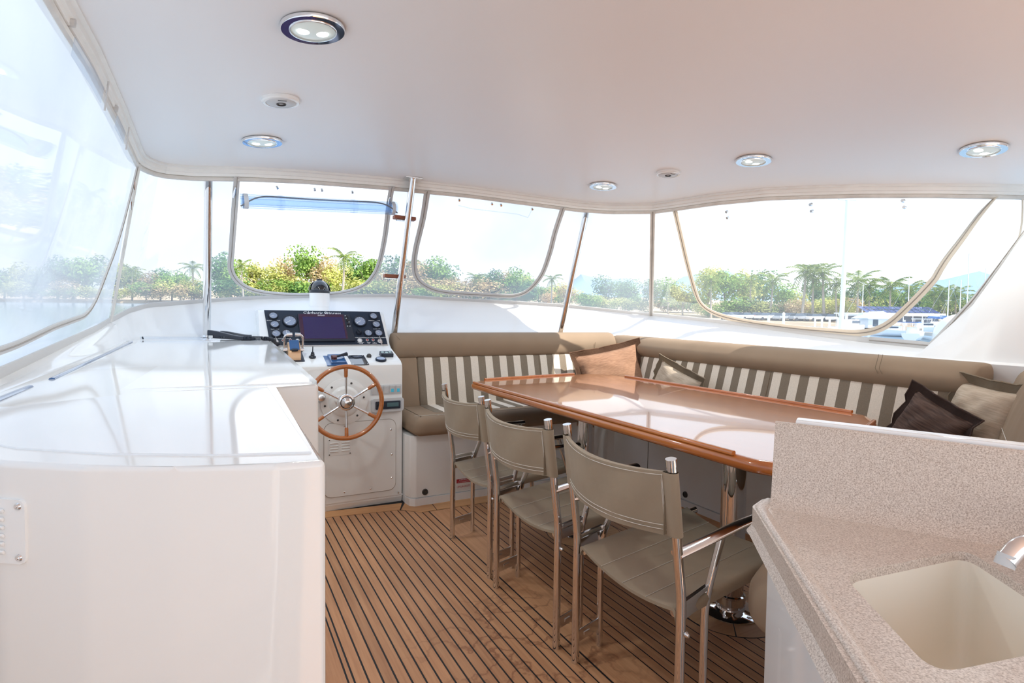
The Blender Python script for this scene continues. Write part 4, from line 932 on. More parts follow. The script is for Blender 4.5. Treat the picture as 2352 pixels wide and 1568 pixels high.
# ================================================================ table
tb = thing('dining_table', 'long varnished wooden table with raised rails on two polished steel pedestals', 'table', (1.876, 1.61, 0)); tx, ty = 1.876, 1.61
tp_ = rnd([(1.383, 1.125), (1.398, 3.235), (1.52, 3.345), (2.44, 3.455), (2.565, 3.28), (2.535, 1.47), (2.40, 1.345), (1.56, 1.01), (1.44, 1.02)], .035, 4)
trel = [(x - tx, y - ty) for x, y in tp_]
def shrink(P, d):
    n = len(P); out = []
    for i in range(n):
        p = Vector(P[i]); a = (p - Vector(P[i - 1])).normalized(); b = (Vector(P[(i + 1) % n]) - p).normalized(); m_ = Vector((a.y + b.y, -(a.x + b.x))); m_.normalize(); out.append((p.x + m_.x * d, p.y + m_.y * d))
    return out
inn = shrink(trel, .030)
bm = nb(); prism(bm, inn, .752, .789, 0); obj('tabletop', bm, VARN, tb, angle=30)
bm = nb(); rows = []
prf = [(.030, .750), (.012, .750), (.003, .757), (.0, .768), (.003, .780), (.012, .7885), (.0305, .7892)]
for d, z in prf: rows.append([Vector((x, y, z)) for x, y in shrink(trel, d)])
grid(bm, rows, True); obj('edge_trim', bm, VARNL, tb, angle=50)
bm = nb(); prism(bm, shrink(trel, .10), .735, .752); obj('underframe', bm, BLK, tb)
def rail(pts):
    P = [Vector((x - tx, y - ty, .7885)) for x, y in pts]; bm = extr(P, [(-.008, 0), (-.008, .009), (-.004, .013), (.004, .013), (.008, .009), (.008, 0)]); obj('table_rail', bm, VARNL, tb, angle=50)
rail([(1.394, 1.20), (1.409, 3.20)]); rail([(1.545, 3.335), (2.30, 3.425)]); rail([(2.550, 3.15), (2.526, 1.53)]); rail([(2.37, 1.345), (2.0, 1.198)])
for cxx, cyy in COLS:
    bm = nb(); cyl(bm, (cxx - tx, cyy - ty, .01), (cxx - tx, cyy - ty, .752), .049, n=40); pd = obj('pedestal', bm, CHROME, tb)
    bm = nb(); lathe(bm, [(.0495, .075), (.057, .072), (.058, .016), (.070, .013), (.116, .010), (.121, .006), (.121, .0015)], c=(cxx - tx, cyy - ty, 0), n=48); obj('flange', bm, CHROME, pd)
    for q in range(6):
        a = math.radians(30 + 60 * q); bm = nb(); lathe(bm, [(0, .0135), (.004, .0125), (.009, .013), (.011, .0105)], c=(cxx - tx + .094 * math.cos(a), cyy - ty + .094 * math.sin(a), 0), n=14); obj('bolt', bm, CHROMEM, pd)

# ================================================================ folding chairs
def make_chair():
    t = thing('folding_chair', 'x', 'chair')
    sd = {}
    for s in (1, -1):
        y = s * .255
        bm = nb(); tube(bm, smoothpoly([(0, y, 0), (0, y, .46), (-.052, y, .825)], 5, .03), .0145, 14); lg = obj('rear_post', bm, CHROME, t)
        bm = nb(); cyl(bm, (-.0515, y, .823), (-.0545, y, .842), .0155, .0155, 20); obj('post_cap', bm, CHROMEM, lg)
        bm = nb(); tube(bm, smoothpoly([(.137, y + .032, 0), (.137, y + .032, .40), (.175, y - (.035 if s > 0 else -.008), .588)], 6, .06), .0125, 14); obj('arm_leg', bm, CHROME, t)
        bm = nb(); tube(bm, smoothpoly([(.56, y + .03, 0), (.53, y + .02, .25), (.40, y - (.062 if s > 0 else -.018), .595)], 5, .04), .0125, 12); obj('front_leg', bm, CHROME, t)
        bm = nb(); P = smoothpoly([(-.020, y + .004, .582), (.13, y - (.030 if s > 0 else -.006), .594), (.28, y - (.052 if s > 0 else -.014), .603), (.425, y - (.068 if s > 0 else -.020), .603)], 6, .05)
        tube(bm, P, .021, 14, flat=.48); obj('armrest', bm, CHROMEM, t)
        bm = nb(); box(bm, (.068, y + .018, .412), (.135, .006, .036), .001, rot=(0, 0, .2)); box(bm, (.068, y + .012, .445), (.135, .012, .014), .001, rot=(0, 0, .2)); obj('hinge_plate', bm, CHROMEM, t)
        bm = nb(); box(bm, (.068, y + .016, .085), (.132, .005, .042), .001, rot=(0, 0, .2)); box(bm, (.06, y + .012, .083), (.03, .006, .012), .001, rot=(0, 0, .2)); obj('foot_plate', bm, CHROMEM, t)
        bm = nb(); lathe(bm, [(0, .012), (.004, .011), (.006, .008), (.008, .0)], n=12, mat=Matrix.Rotation(-s * PI / 2, 3, 'X')); obj('hinge_bolt', bm, CHROMEM, t, loc=(.006, y + s * .014, .37))
        bm = nb(); tube(bm, [(.005, y * .86, .405), (.59, y * .86, .44)], .0125, 12); obj('seat_rail', bm, CHROME, t)
    # slung seat
    N = 18; rows = []
    for i in range(N + 1):
        x = .0 + .545 * i / N; zx = .408 + .035 * i / N; r = []
        for j in range(15):
            v = -1 + 2 * j / 14; r.append(Vector((x, v * .225, zx + .014 - .030 * (1 - v * v))))
        r = [Vector((x, -.238, zx - .002)), Vector((x, -.236, zx + .008))] + r + [Vector((x, .236, zx + .008)), Vector((x, .238, zx - .002))]
        rows.append(r)
    def wrapx(x, th):  # lower skin
        return
    low = [[Vector((p.x, p.y * .985, p.z - (.010 if 2 <= k <= 16 else .020))) for k, p in enumerate(r)] for r in rows]
    bm = nb(); V = grid(bm, rows); W_ = grid(bm, low)
    for a, b in ((V[0], W_[0]), (V[-1], W_[-1])):
        for j in range(len(a) - 1): bm.faces.new((a[j], a[j + 1], b[j + 1], b[j]))
    for k in (0, -1):
        for i in range(N): bm.faces.new((V[i][k], V[i + 1][k], W_[i + 1][k], W_[i][k]))
    st_ = obj('seat_canvas', bm, CANVAS, t, angle=70)
    bm = nb()
    for yy in (-.11, -.0, .11): tube(bm, [(x, yy, .408 + .035 * x / .545 + .0155 - .030 * (1 - (yy / .225) ** 2)) for x in (0, .1, .3, .5, .545)], .0010, 4)
    for xx in (): pass
    obj('stitching', bm, STITCH, st_)
    # back sling wrapped round both posts
    def pc(z): return -.0073 - .052 * max(0, (z - .46)) / .365 if z > .46 else 0
    M_ = 26; rows = []
    for i in range(9):
        z = .635 + .172 * i / 8; r = []
        x0 = -.052 * max(0, z - .46) / .365
        for j in range(7):
            a = PI * .1 + PI * .9 * j / 6; r.append(Vector((x0 + .0185 * math.cos(a), .255 + .0185 * math.sin(a) , z)))
        for j in range(M_ + 1):
            v = 1 - 2 * j / M_; r.append(Vector((x0 - .019 - .058 * (1 - v * v) + .002 * math.sin(7 * v + i * .5), v * .238, z - .010 * (1 - v * v))))
        for j in range(7):
            a = PI + PI * .9 * j / 6; r.append(Vector((x0 + .0185 * math.cos(a), -.255 + .0185 * math.sin(a), z)))
        for j in range(M_ + 1):
            v = -1 + 2 * j / M_; r.append(Vector((x0 - .008 - .050 * (1 - v * v), v * .236, z - .010 * (1 - v * v))))
        rows.append(r)
    bm = nb(); V = grid(bm, rows, True)
    n1 = 7 + M_ + 1 + 7
    for R_ in (V[0], V[-1]):
        for j in range(M_): bm.faces.new((R_[7 + j], R_[7 + j + 1], R_[n1 + M_ - j - 1], R_[n1 + M_ - j]))
    bk = obj('back_canvas', bm, CANVAS, t, angle=70)
    bm = nb()
    for z in (.650, .662, .798):
        x0 = -.052 * (z - .46) / .365; tube(bm, [(x0 - .0205 - .058 * (1 - v * v), v * .238, z - .010 * (1 - v * v)) for v in np.linspace(-1, .98, 22)], .0011, 4)
    for s_ in (-.236, -.240): tube(bm, [(-.052 * (z - .46) / .365 - .0205, s_ + .004, z) for z in (.64, .72, .80)], .0011, 4)
    obj('stitching', bm, STITCH, bk)
    bm = nb(); box(bm, (-.052 * .26 / .365 - .012, -.2365, .722), (.018, .003, .168), .001); obj('seam_edge', bm, FLG, bk)
    SH = Matrix(((1, 0, 0, 0), (.15, 1, 0, 0), (0, 0, 1, 0), (0, 0, 0, 1))); done = set()
    for ch in list(t.children) + [g for c_ in t.children for g in c_.children]:
        if ch.data.name in done: continue
        done.add(ch.data.name); ch.data.transform(SH)
    return t
c3 = make_chair(); c3.location = (1.092, 1.345, 0); c3.rotation_euler = (0, 0, -.03)
c3['label'] = 'nearest folding chair with taupe canvas and steel frame, its armrest beside the galley counter'; c3['group'] = 'folding chairs along the near side of the table'
c2 = dup(c3, (1.088, 1.957, 0), -.01, 'middle folding chair of the three along the table, canvas back and steel frame')
c1 = dup(c3, (1.115, 2.568, 0), -.035, 'furthest folding chair from the viewer, in front of the settee base sticker')

# ================================================================ galley unit
ga = thing('galley_cabinet', 'glossy white galley cabinet under the speckled counter at the lower right', 'cabinet', (.953, .764, 0)); gx, gy = .953, .764
def gr(P): return [(x - gx, y - gy) for x, y in P]
bm = nb(); prism(bm, gr([(.975, .748), (1.035, .776), (1.24, .455), (1.55, -.06), (.33, -.06), (.30, -.03)]), 0, .776); bmesh.ops.delete(bm, geom=[f_ for f_ in bm.faces if f_.calc_center_median().z > .77], context='FACES_ONLY'); obj('body', bm, GEL, ga, smooth=False)
fd = Vector((.354, .423, 0)).normalized(); fnn = Vector((-fd.y, fd.x, 0))
fm = basis(Vector((.905 - gx, .664 - gy, .34)) + fnn * .0, -fd, (0, 0, 1))
bm = nb(); prism(bm, [(.03, -.30), (.66, -.30), (.66, .30), (.03, .30)], -.004, .002, .001); dr_ = obj('door', bm, GEL, ga); dr_.matrix_local = basis(Vector((.925 - gx, .688 - gy, .34)) + fnn * .0005, -fd, (0, 0, 1))
bm = nb(); prism(bm, [(.026, -.304), (.664, -.304), (.664, .304), (.026, .304)], -.004, .0006); o = obj('door_gap', bm, DKGR, ga); o.matrix_local = basis(Vector((.925 - gx, .688 - gy, .34)) + fnn * .0005, -fd, (0, 0, 1))
ct = thing('galley_counter', 'speckled beige stone-like counter with moulded upstand and sink cut-out', 'counter', (.953, .764, 0))
co = [(.953, .764), (.965, .782), (1.028, .806), (1.05, .80), (1.245, .485), (1.60, -.09), (.26, -.09), (.24, -.075)]
SA = Vector((.829, .507, 0)); SB = Vector((1.112, .474, 0)); dv = Vector((-.60, -.80, 0)).normalized()
def sinkloop(k, z):
    C_ = [SA, SB, SB + dv * .27, SA + dv * .24]; cc = sum(C_, Vector()) / 4; C_ = [cc + (p - cc) * k for p in C_]
    return [Vector((x, y, z)) for x, y in rnd([(p.x, p.y) for p in C_], .038, 6)]
bm = nb(); def_out = [bm.verts.new((x - gx, y - gy, .82)) for x, y in rnd(co, .012, 3)]; inn_ = [bm.verts.new((p.x - gx, p.y - gy, .82)) for p in sinkloop(1, .82)]
eds = [bm.edges.new((L_[i], L_[(i + 1) % len(L_)])) for L_ in (def_out, inn_) for i in range(len(L_))]
bmesh.ops.triangle_fill(bm, use_beauty=True, use_dissolve=False, edges=eds)
o2 = [[bm.verts.new((v.co.x, v.co.y, z)) for v in def_out] for z in (.8195, .784)]
c0 = Vector((0, 0, 0)); 
ol = shrink(rnd(co, .012, 3)[::-1], .010)[::-1]; low = [bm.verts.new((x - gx, y - gy, .770)) for x, y in ol]
for a, b in ((def_out, o2[0]), (o2[0], o2[1]), (o2[1], low)):
    for j in range(len(a)): bm.faces.new((a[j], a[(j + 1) % len(a)], b[(j + 1) % len(a)], b[j]))
i2 = [bm.verts.new((p.x - gx, p.y - gy, .806)) for p in sinkloop(.985, .8)]
for j in range(len(i2)): bm.faces.new((inn_[j], inn_[(j + 1) % len(i2)], i2[(j + 1) % len(i2)], i2[j]))
obj('worktop', bm, GRAN, ct, angle=30)
lip = [Vector((x - gx, y - gy, .8198)) for x, y in [(1.028, .797), (.972, .776), (.9595, .764), (.262, -.072)]]
obj('raised_lip', extr(lip, [(-.002, 0), (-.002, .003), (.002, .0055), (.008, .006), (.018, .0015), (.022, 0)]), GRAN, ct, angle=60)
b0 = Vector((1.022, .781, .82)); b1 = Vector((1.555, -.083, .82)); t0 = Vector((1.078, .820, .979)); t1 = Vector((1.600, -.05, .955)); nn = Vector((.851, .525, 0))
bm = nb(); rows = []
for k in range(2):
    bb = (b0, b1)[k]; tt = (t0, t1)[k]; f = -nn
    pr = [bb + f * .045 + Vector((0, 0, -.002)), bb + f * .028 + Vector((0, 0, .002)), bb + f * .012 + Vector((0, 0, .010)), bb + f * .002 + Vector((0, 0, .024)), bb + nn * .006 + Vector((0, 0, .05))]
    pr += [tt + Vector((0, 0, -.012)), tt + nn * .002 + Vector((0, 0, -.003)), tt + nn * .007 + Vector((0, 0, 0)), tt + nn * .014, tt + nn * .018 + Vector((0, 0, -.004)), bb + nn * .075]
    rows.append([p - Vector((gx, gy, 0)) for p in pr])
V = grid(bm, rows); bm.faces.new(V[0]); bm.faces.new(V[1][::-1]); obj('upstand', bm, GRAN, ct, angle=50)
bh = thing('galley_partition', 'white partition capped by a thin pale strip behind the speckled upstand', 'partition', (1.12, .84, 0))
bm = nb(); Pq = [b0 + nn * .085 + Vector((.018, -.03, 0)), b1 + nn * .085, b1 + nn * .125, b0 + nn * .125 + Vector((.018, -.03, 0))]
prism(bm, [(p.x - 1.12, p.y - .84) for p in Pq], 0, lambda x, y: .985 - .024 * ((.80 - (y + .84)) / .87 if (y + .84) < .8 else 0), .004); obj('panel', bm, GEL, bh)
sk = thing('sink', 'cream moulded sink basin set into the speckled counter', 'sink', (.953, .764, 0))
bm = nb(); rows = []
for k, z in ((.985, .8065), (.975, .790), (.955, .735), (.925, .665), (.87, .643), (.78, .635), (.4, .631)): rows.append([p - Vector((gx, gy, 0)) for p in sinkloop(k, z)])
V = grid(bm, rows, True); bm.faces.new(V[-1]); obj('basin', bm, SINKM, sk, angle=60)
bm = nb(); cc = sum(sinkloop(1, 0), Vector()) / len(sinkloop(1, 0)); lathe(bm, [(0, .6325), (.016, .6325), (.024, .636), (.026, .632)], c=(cc.x - gx + dv.x * .10, cc.y - gy + dv.y * .10, 0), n=24); obj('drain', bm, CHROMEM, sk)
fc = thing('faucet', 'brushed steel faucet reaching over the sink from the right', 'faucet', (1.20, .33, .82))
bm = nb(); tube(bm, smoothpoly([(-.0, .0, .05), (-.06, .016, .062), (-.165, .046, .056), (-.188, .052, .034)], 6, .03), [.017] * 1 + [.016] * 20 if False else .0135, 16); obj('spout', bm, CHROMEM, fc)
bm = nb(); cyl(bm, (-.184, .051, .044), (-.190, .053, .028), .0125, .0125, 18); obj('aerator', bm, GREYP, fc)
bm = nb(); lathe(bm, [(.030, 0), (.030, .006), (.022, .010), (.021, .065), (.012, .078), (0, .08)], n=28); obj('base', bm, CHROMEM, fc)
bm = nb(); tube(bm, [(0, 0, .08), (.03, -.03, .10), (.06, -.06, .105)], [.008, .007, .009], 10); obj('handle', bm, CHROMEM, fc)

# ================================================================ ceiling fittings
def on_ceiling(t, x, y):
    nrm = Vector((-.07 * (x - 1.6), 0, -1)); nrm = Vector((-.07 * (x - 1.6) * -1 * -1, 0, -1)).normalized()
    t.matrix_world = basis((x, y, zc(x) - .0005), Vector((1, 0, -.07 * (x - 1.6))), (0, -1, 0))
def downlight(x, y, label):
    t = thing('ceiling_light', label, 'ceiling light', group='recessed ceiling lights'); on_ceiling(t, x, y)
    bm = nb(); lathe(bm, [(.088, 0), (.092, .003), (.092, .011), (.090, .0145), (.068, .0145)], n=56); obj('bezel', bm, CHROME, t)
    bm = nb(); lathe(bm, [(.068, .0145), (.0675, .017), (.064, .0175), (.064, .011)], n=48); obj('inner_ring', bm, CHROMEM, t)
    bm = nb(); lathe(bm, [(0, .0185), (.03, .018), (.064, .012)], n=44); ln = obj('lens', bm, LENS, t)
    for s in (-1, 1):
        bm = nb(); lathe(bm, [(0, .0196), (.012, .0194), (.018, .0178)], c=(s * .026, -.006, 0), n=20); obj('led', bm, LED, ln)
    return t
for x, y, l in ((.262, 1.806, 'nearest round ceiling light, large above the port cabinet'), (.207, 3.069, 'round ceiling light above the helm, beyond the ceiling speaker'),
                (2.332, 3.159, 'round ceiling light closest to the front windows, above the forward end of the table'), (2.629, 2.187, 'round ceiling light above the middle of the starboard settee'), (3.231, 1.382, 'round ceiling light at the far right near the starboard roof edge')):
    t = downlight(x, y, l)
    ld = bpy.data.lights.new('led_lamp', 'AREA'); ld.shape = 'DISK'; ld.size = .1; ld.energy = 2.6; ld.color = (.92, 1, .98); lo = bpy.data.objects.new('led_lamp', ld); COL.objects.link(lo); lo.parent = t; lo.location = (0, 0, .024); lo.rotation_euler = (PI, 0, 0)
for x, y, l in ((.235, 2.462, 'small white round ceiling speaker between the two port lights'), (2.456, 2.666, 'small white round ceiling speaker between the two middle starboard lights')):
    t = thing('ceiling_speaker', l, 'speaker', group='white ceiling speakers'); on_ceiling(t, x, y)
    bm = nb(); lathe(bm, [(.071, 0), (.072, .010), (.068, .015), (.058, .016), (.056, .012)], n=44); obj('rim', bm, GELW, t)
    bm = nb(); lathe(bm, [(.057, .012), (.052, .017), (.030, .019), (.019, .019)], n=40); obj('grille', bm, GREYP, t)
    bm = nb(); lathe(bm, [(.019, .019), (.018, .0215), (.015, .0215), (.014, .014)], n=24); obj('centre_ring', bm, DKGR, t)
    bm = nb(); lathe(bm, [(0, .018), (.010, .0175), (.0145, .014)], n=20); obj('tweeter', bm, GREYP, t)
    bm = nb(); box(bm, (0, .040, .0185), (.032, .006, .001)); obj('name_badge', bm, DKGR, t)

# ================================================================ outside: marina and shore
AX = Vector((.46258, .88554, 0)); RT = Vector((.88653, -.46252, 0))
def gz(d): return -5.3 + .05 * d
def G(k, d, z=0): p = AX * d + RT * (k * d); p.z = gz(d) + z; return p
ORD = ['first', 'second', 'third', 'fourth', 'fifth', 'sixth', 'seventh', 'eighth', 'ninth', 'tenth', 'eleventh', 'twelfth', 'thirteenth', 'fourteenth', 'fifteenth', 'sixteenth', 'seventeenth', 'eighteenth', 'nineteenth', 'twentieth'] + ['twenty-' + q for q in ('first', 'second', 'third', 'fourth', 'fifth', 'sixth', 'seventh', 'eighth', 'ninth')]
def foliage(name, c1, c2):
    m, nt, b = base_mat(name); oi = nt.nodes.new('ShaderNodeObjectInfo'); t = nt.nodes.new('ShaderNodeTexCoord'); n = nt.nodes.new('ShaderNodeTexNoise'); n.inputs['Scale'].default_value = 5
    nt.links.new(t.outputs['Object'], n.inputs['Vector']); mx = nt.nodes.new('ShaderNodeMix'); mx.data_type = 'RGBA'; mx.inputs[6].default_value = c1; mx.inputs[7].default_value = c2
    mr = nt.nodes.new('ShaderNodeMapRange'); mr.inputs['From Min'].default_value = .35; mr.inputs['From Max'].default_value = .65; nt.links.new(n.outputs['Fac'], mr.inputs[0]); nt.links.new(mr.outputs[0], mx.inputs[0])
    hs = nt.nodes.new('ShaderNodeHueSaturation'); m1 = nt.nodes.new('ShaderNodeMapRange'); m1.inputs['To Min'].default_value = .8; m1.inputs['To Max'].default_value = 1.2; nt.links.new(oi.outputs['Random'], m1.inputs[0]); nt.links.new(m1.outputs[0], hs.inputs['Value'])
    nt.links.new(mx.outputs[2], hs.inputs['Color']); nt.links.new(hs.outputs[0], b.inputs['Base Color']); b.inputs['Roughness'].default_value = .7; b.inputs['Specular IOR Level'].default_value = .2
    # thin leaves let some light through
    tl = nt.nodes.new('ShaderNodeBsdfTranslucent'); nt.links.new(hs.outputs[0], tl.inputs[0]); ms = nt.nodes.new('ShaderNodeMixShader'); ms.inputs[0].default_value = .3
    nt.links.new(b.outputs[0], ms.inputs[1]); nt.links.new(tl.outputs[0], ms.inputs[2]); nt.links.new(ms.outputs[0], nt.nodes['Material Output'].inputs[0]); return m
F_Y = foliage('foliage_yellow_green', rgb(172, 176, 92), rgb(210, 210, 134)); F_G = foliage('foliage_green', rgb(108, 146, 66), rgb(158, 186, 98)); F_D = foliage('foliage_deep_green', rgb(78, 120, 74), rgb(122, 158, 98)); F_B = foliage('foliage_dry', rgb(186, 160, 118), rgb(212, 192, 148))
F_P = foliage('palm_frond_green', rgb(96, 126, 66), rgb(160, 168, 92)); BARK = M('pale_bark', rgb(168, 156, 140), .9, var=.1, vscale=9)
HILL = M('hazy_hill', rgb(142, 166, 196), 1.0, spec=0)  # aerial haze is put into the bluish base colour
LAND = M('sandy_ground', rgb(186, 166, 140), 1.0, spec=.1, var=.15, vscale=.08)
WATER = M('marina_water', rgb(112, 138, 158), .12, bump=.6, bscale=2.0)
bm = nb(); rows = [[G(-2.5 + .2 * i, d, 0) for i in range(26)] for d in (4, 20, 60, 100, 160, 260)]; grid(bm, rows)
wt = struct('trim_9', bm, WATER); wt.name = 'water'; wt['label'] = 'pale marina water'
shore = [(-2.4, 190), (-.9, 195), (-.44, 200), (-.06, 190), (.21, 150), (.365, 118), (.48, 112), (.634, 104), (.826, 96), (1.1, 90), (2.3, 80)]
bm = nb(); rows = [[G(k, d, -.3) for k, d in shore], [G(k, d + .5, .6) for k, d in shore], [G(k, d + 60, .7) for k, d in shore], [G(k, d * 3, .8) for k, d in shore]]; grid(bm, rows); struct('ground', bm, LAND, label='sandy shore beyond the water')
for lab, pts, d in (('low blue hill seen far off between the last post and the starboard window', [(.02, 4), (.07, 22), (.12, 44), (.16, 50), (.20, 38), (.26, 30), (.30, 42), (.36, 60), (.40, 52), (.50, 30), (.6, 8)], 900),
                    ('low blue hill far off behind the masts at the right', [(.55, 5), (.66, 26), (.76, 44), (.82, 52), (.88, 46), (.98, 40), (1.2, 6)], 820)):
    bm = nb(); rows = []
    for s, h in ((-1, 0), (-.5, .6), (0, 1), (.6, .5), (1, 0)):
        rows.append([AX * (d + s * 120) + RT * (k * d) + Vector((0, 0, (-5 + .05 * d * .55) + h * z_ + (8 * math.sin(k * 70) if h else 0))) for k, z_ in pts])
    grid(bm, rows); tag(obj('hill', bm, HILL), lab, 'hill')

def crown_mesh(seed, nleaf=1500, wide=.42, base=.28):
    rg = random.Random(seed); bm = nb(); blobs = []
    for i in range(11):
        a = rg.uniform(0, 2 * PI); r = rg.uniform(.0, wide * .62); blobs.append((Vector((r * math.cos(a), r * math.sin(a), rg.uniform(base + .12, .82 - r * .5))), rg.uniform(.13, .22)))
    for i in range(nleaf):
        c, r = rg.choice(blobs); v = Vector((rg.gauss(0, 1), rg.gauss(0, 1), rg.gauss(0, 1))).normalized(); p = c + v * r * rg.uniform(.72, 1.05); p.z = max(.08, p.z)
        q = (v + Vector((rg.uniform(-.7, .7), rg.uniform(-.7, .7), rg.uniform(-.2, .9)))).normalized(); s = q.cross(Vector((rg.uniform(-1, 1), rg.uniform(-1, 1), rg.uniform(-1, 1)))).normalized(); t = q.cross(s); z = rg.uniform(.014, .030)
        bm.faces.new([bm.verts.new(p + s * z), bm.verts.new(p + t * z * .7), bm.verts.new(p - s * z), bm.verts.new(p - t * z * .7)])
    me = bpy.data.meshes.new('crown'); bm.to_mesh(me); bm.free(); return me
def trunk_mesh(seed):
    rg = random.Random(seed); bm = nb(); tube(bm, [(0, 0, -.03), (.01, .01, .25), (rg.uniform(-.04, .04), 0, .45)], [.022, .017, .012], 7)
    for i in range(5):
        a = rg.uniform(0, 6.28); tube(bm, [(0, 0, .2 + .04 * i), (.09 * math.cos(a), .09 * math.sin(a), .42 + .03 * i), (.2 * math.cos(a), .2 * math.sin(a), .6)], [.010, .007, .003], 5)
    return fin(bm)
CR = {}
for nm_, mt in (('y', F_Y), ('g', F_G), ('d', F_D), ('b', F_B)):
    CR[nm_] = []
    for i in range(3):
        me = crown_mesh(i * 7 + ord(nm_), wide=.46 if nm_ != 'b' else .5); me.materials.append(mt); CR[nm_].append(me)
TR = [trunk_mesh(i) for i in range(3)]
for t_ in TR: t_.materials.append(BARK)
rg = random.Random(11)
def tree(k, d, h, kind, label, group, wx=1.0):
    t = thing('broadleaf_tree', label, 'tree', G(k, d, .3), rg.uniform(0, 6.28), group); t.scale = (h * wx, h * wx, h)
    i = rg.randrange(3); o = put('crown', CR[kind][i], None, t); o['kind'] = 'stuff'; put('trunk', TR[i], None, t); return t
K = lambda u: (u - 1176) / 1300
# the wood on the far shore: (pixel-free) bearing ratio, distance, height, kind, spread
wood_list = [(-.895, 206, 13, 'd', 1.3), (-.83, 208, 14, 'g', 1.3), (-.775, 207, 16, 'y', 1.2), (-.725, 207, 17, 'd', 1.2), (-.67, 207, 13, 'g', 1.3), (-.62, 208, 12.5, 'd', 1.2), (-.585, 207, 12, 'g', 1.3), (-.92, 200, 12, 'g', 1.2), (-.86, 205, 15, 'y', 1.1), (-.80, 200, 16, 'd', 1.2), (-.75, 204, 18, 'g', 1.1), (-.70, 203, 16, 'y', 1.1), (-.645, 202, 12, 'b', 1.2), (-.60, 205, 13, 'g', 1.1), (-.565, 202, 10, 'y', 1.2)]
wood_list.sort()
for i, (k, d, h, q, wx) in enumerate(wood_list): tree(k, d, h, q, 'leafy tree seen through the port and corner screens, %s from the left' % ORD[i], 'trees beyond the port screens', wx)
mid = [(-.515, 208, 18, 'd', 1.0), (-.495, 203, 15, 'g', .9), (-.455, 204, 15.5, 'y', 1.0), (-.415, 202, 14, 'y', 1.1), (-.40, 209, 17, 'b', .9), (-.365, 204, 20, 'g', .95), (-.335, 208, 18.5, 'b', .9), (-.31, 203, 15, 'y', 1.0), (-.275, 207, 18.5, 'd', .9), (-.255, 204, 17, 'g', 1.0), (-.23, 202, 13, 'b', 1.0), (-.38, 199, 10, 'y', 1.4), (-.47, 199, 9, 'b', 1.3), (-.335, 199, 11, 'b', 1.2), (-.275, 199, 9, 'y', 1.4), (-.43, 199, 8, 'g', 1.4)]
mid.sort()
for i, (k, d, h, q, wx) in enumerate(mid): tree(k, d, h * 1.13, q, 'leafy tree in the wood seen through the open front window, %s from the left' % ORD[i], 'trees beyond the open front window', wx)
rt = [(-.185, 206, 15, 'g', 1.2), (-.12, 206, 14, 'd', 1.2), (-.055, 198, 10, 'g', 1.2), (-.015, 195, 11, 'b', 1.2), (.02, 190, 11, 'y', 1.2), (.20, 162, 8, 'g', 1.2), (-.20, 203, 17, 'd', 1.0), (-.17, 200, 14, 'b', 1.1), (-.135, 202, 15, 'g', 1.1), (-.10, 196, 9, 'b', 1.3), (-.07, 198, 7, 'y', 1.2), (-.03, 190, 10.5, 'd', 1.1), (.005, 188, 12.5, 'g', 1.1), (.03, 182, 9, 'd', 1.1), (.06, 180, 6, 'b', 1.3), (.10, 170, 7, 'b', 1.3), (.165, 165, 9.5, 'd', 1.15), (.205, 158, 9.0, 'd', 1.2), (-.21, 197, 9, 'b', 1.3), (-.15, 195, 9, 'y', 1.3), (.13, 166, 5, 'g', 1.4)]
rt.sort()
for i, (k, d, h, q, wx) in enumerate(rt): tree(k, d, h * 1.22, q, 'leafy tree seen through the forward screen right of the middle post, %s from the left' % ORD[i], 'trees beyond the starboard half of the front screen', wx)
sd_ = [(.245, 150, 10, 'd', 1.2), (.275, 142, 9, 'g', 1.2), (.30, 136, 8, 'y', 1.2), (.345, 134, 13.0, 'y', 1.0), (.375, 132, 11.5, 'g', 1.0), (.41, 132, 11, 'y', 1.0), (.44, 138, 12, 'd', 1.0), (.475, 130, 8, 'g', 1.3), (.50, 134, 7, 'y', 1.2), (.535, 136, 9.5, 'd', 1.1), (.565, 126, 6.5, 'g', 1.3), (.60, 128, 8, 'd', 1.2), (.635, 124, 7.5, 'd', 1.2), (.67, 122, 7.5, 'g', 1.2), (.705, 120, 7, 'd', 1.2), (.74, 118, 7.5, 'g', 1.2), (.775, 118, 7, 'd', 1.2), (.81, 116, 6.5, 'g', 1.2), (.85, 114, 6, 'd', 1.3), (.585, 118, 5, 'y', 1.4)]
sd_.sort()
for i, (k, d, h, q, wx) in enumerate(sd_): tree(k, d, h * 1.12, q, 'leafy tree behind the palms beyond the starboard window, %s from the left' % ORD[i], 'trees beyond the starboard window', wx)

def frond_mesh(seed):
    rg_ = random.Random(seed); bm = nb(); N = 11; sp = []
    for i in range(N + 1): u = i / N; sp.append(Vector((u * .92, 0, .26 * u - .62 * u * u)))
    tube(bm, sp[::2] + [sp[-1]], .008, 4)
    for i in range(1, N):
        L = .26 * math.sin(PI * (.12 + .86 * i / N)) + .03; p = sp[i]
        for s in (-1, 1):
            a = p + Vector((.035, 0, 0)); b = p - Vector((.020, 0, 0)); c = p + Vector((.11, s * L, -.12 - rg_.uniform(0, .10)))
            bm.faces.new([bm.verts.new(a), bm.verts.new(b), bm.verts.new(c)])
    me = bpy.data.meshes.new('frond'); bm.to_mesh(me); bm.free(); me.materials.append(F_P); return me
FR = [frond_mesh(i) for i in range(3)]
def ptrunk(seed):
    rg_ = random.Random(seed); b = rg_.uniform(-.06, .06); bm = nb(); tube(bm, [(b * math.sin(PI * i / 6 * .5) * 1.0, b * .5 * math.sin(PI * i / 12), -.03 + .80 * i / 6) for i in range(7)], [.028, .022, .020, .018, .017, .016, .017], 7)
    me = fin(bm); me.materials.append(BARK); return me, (b * 1.0, b * .5)
PT = [ptrunk(i) for i in range(4)]
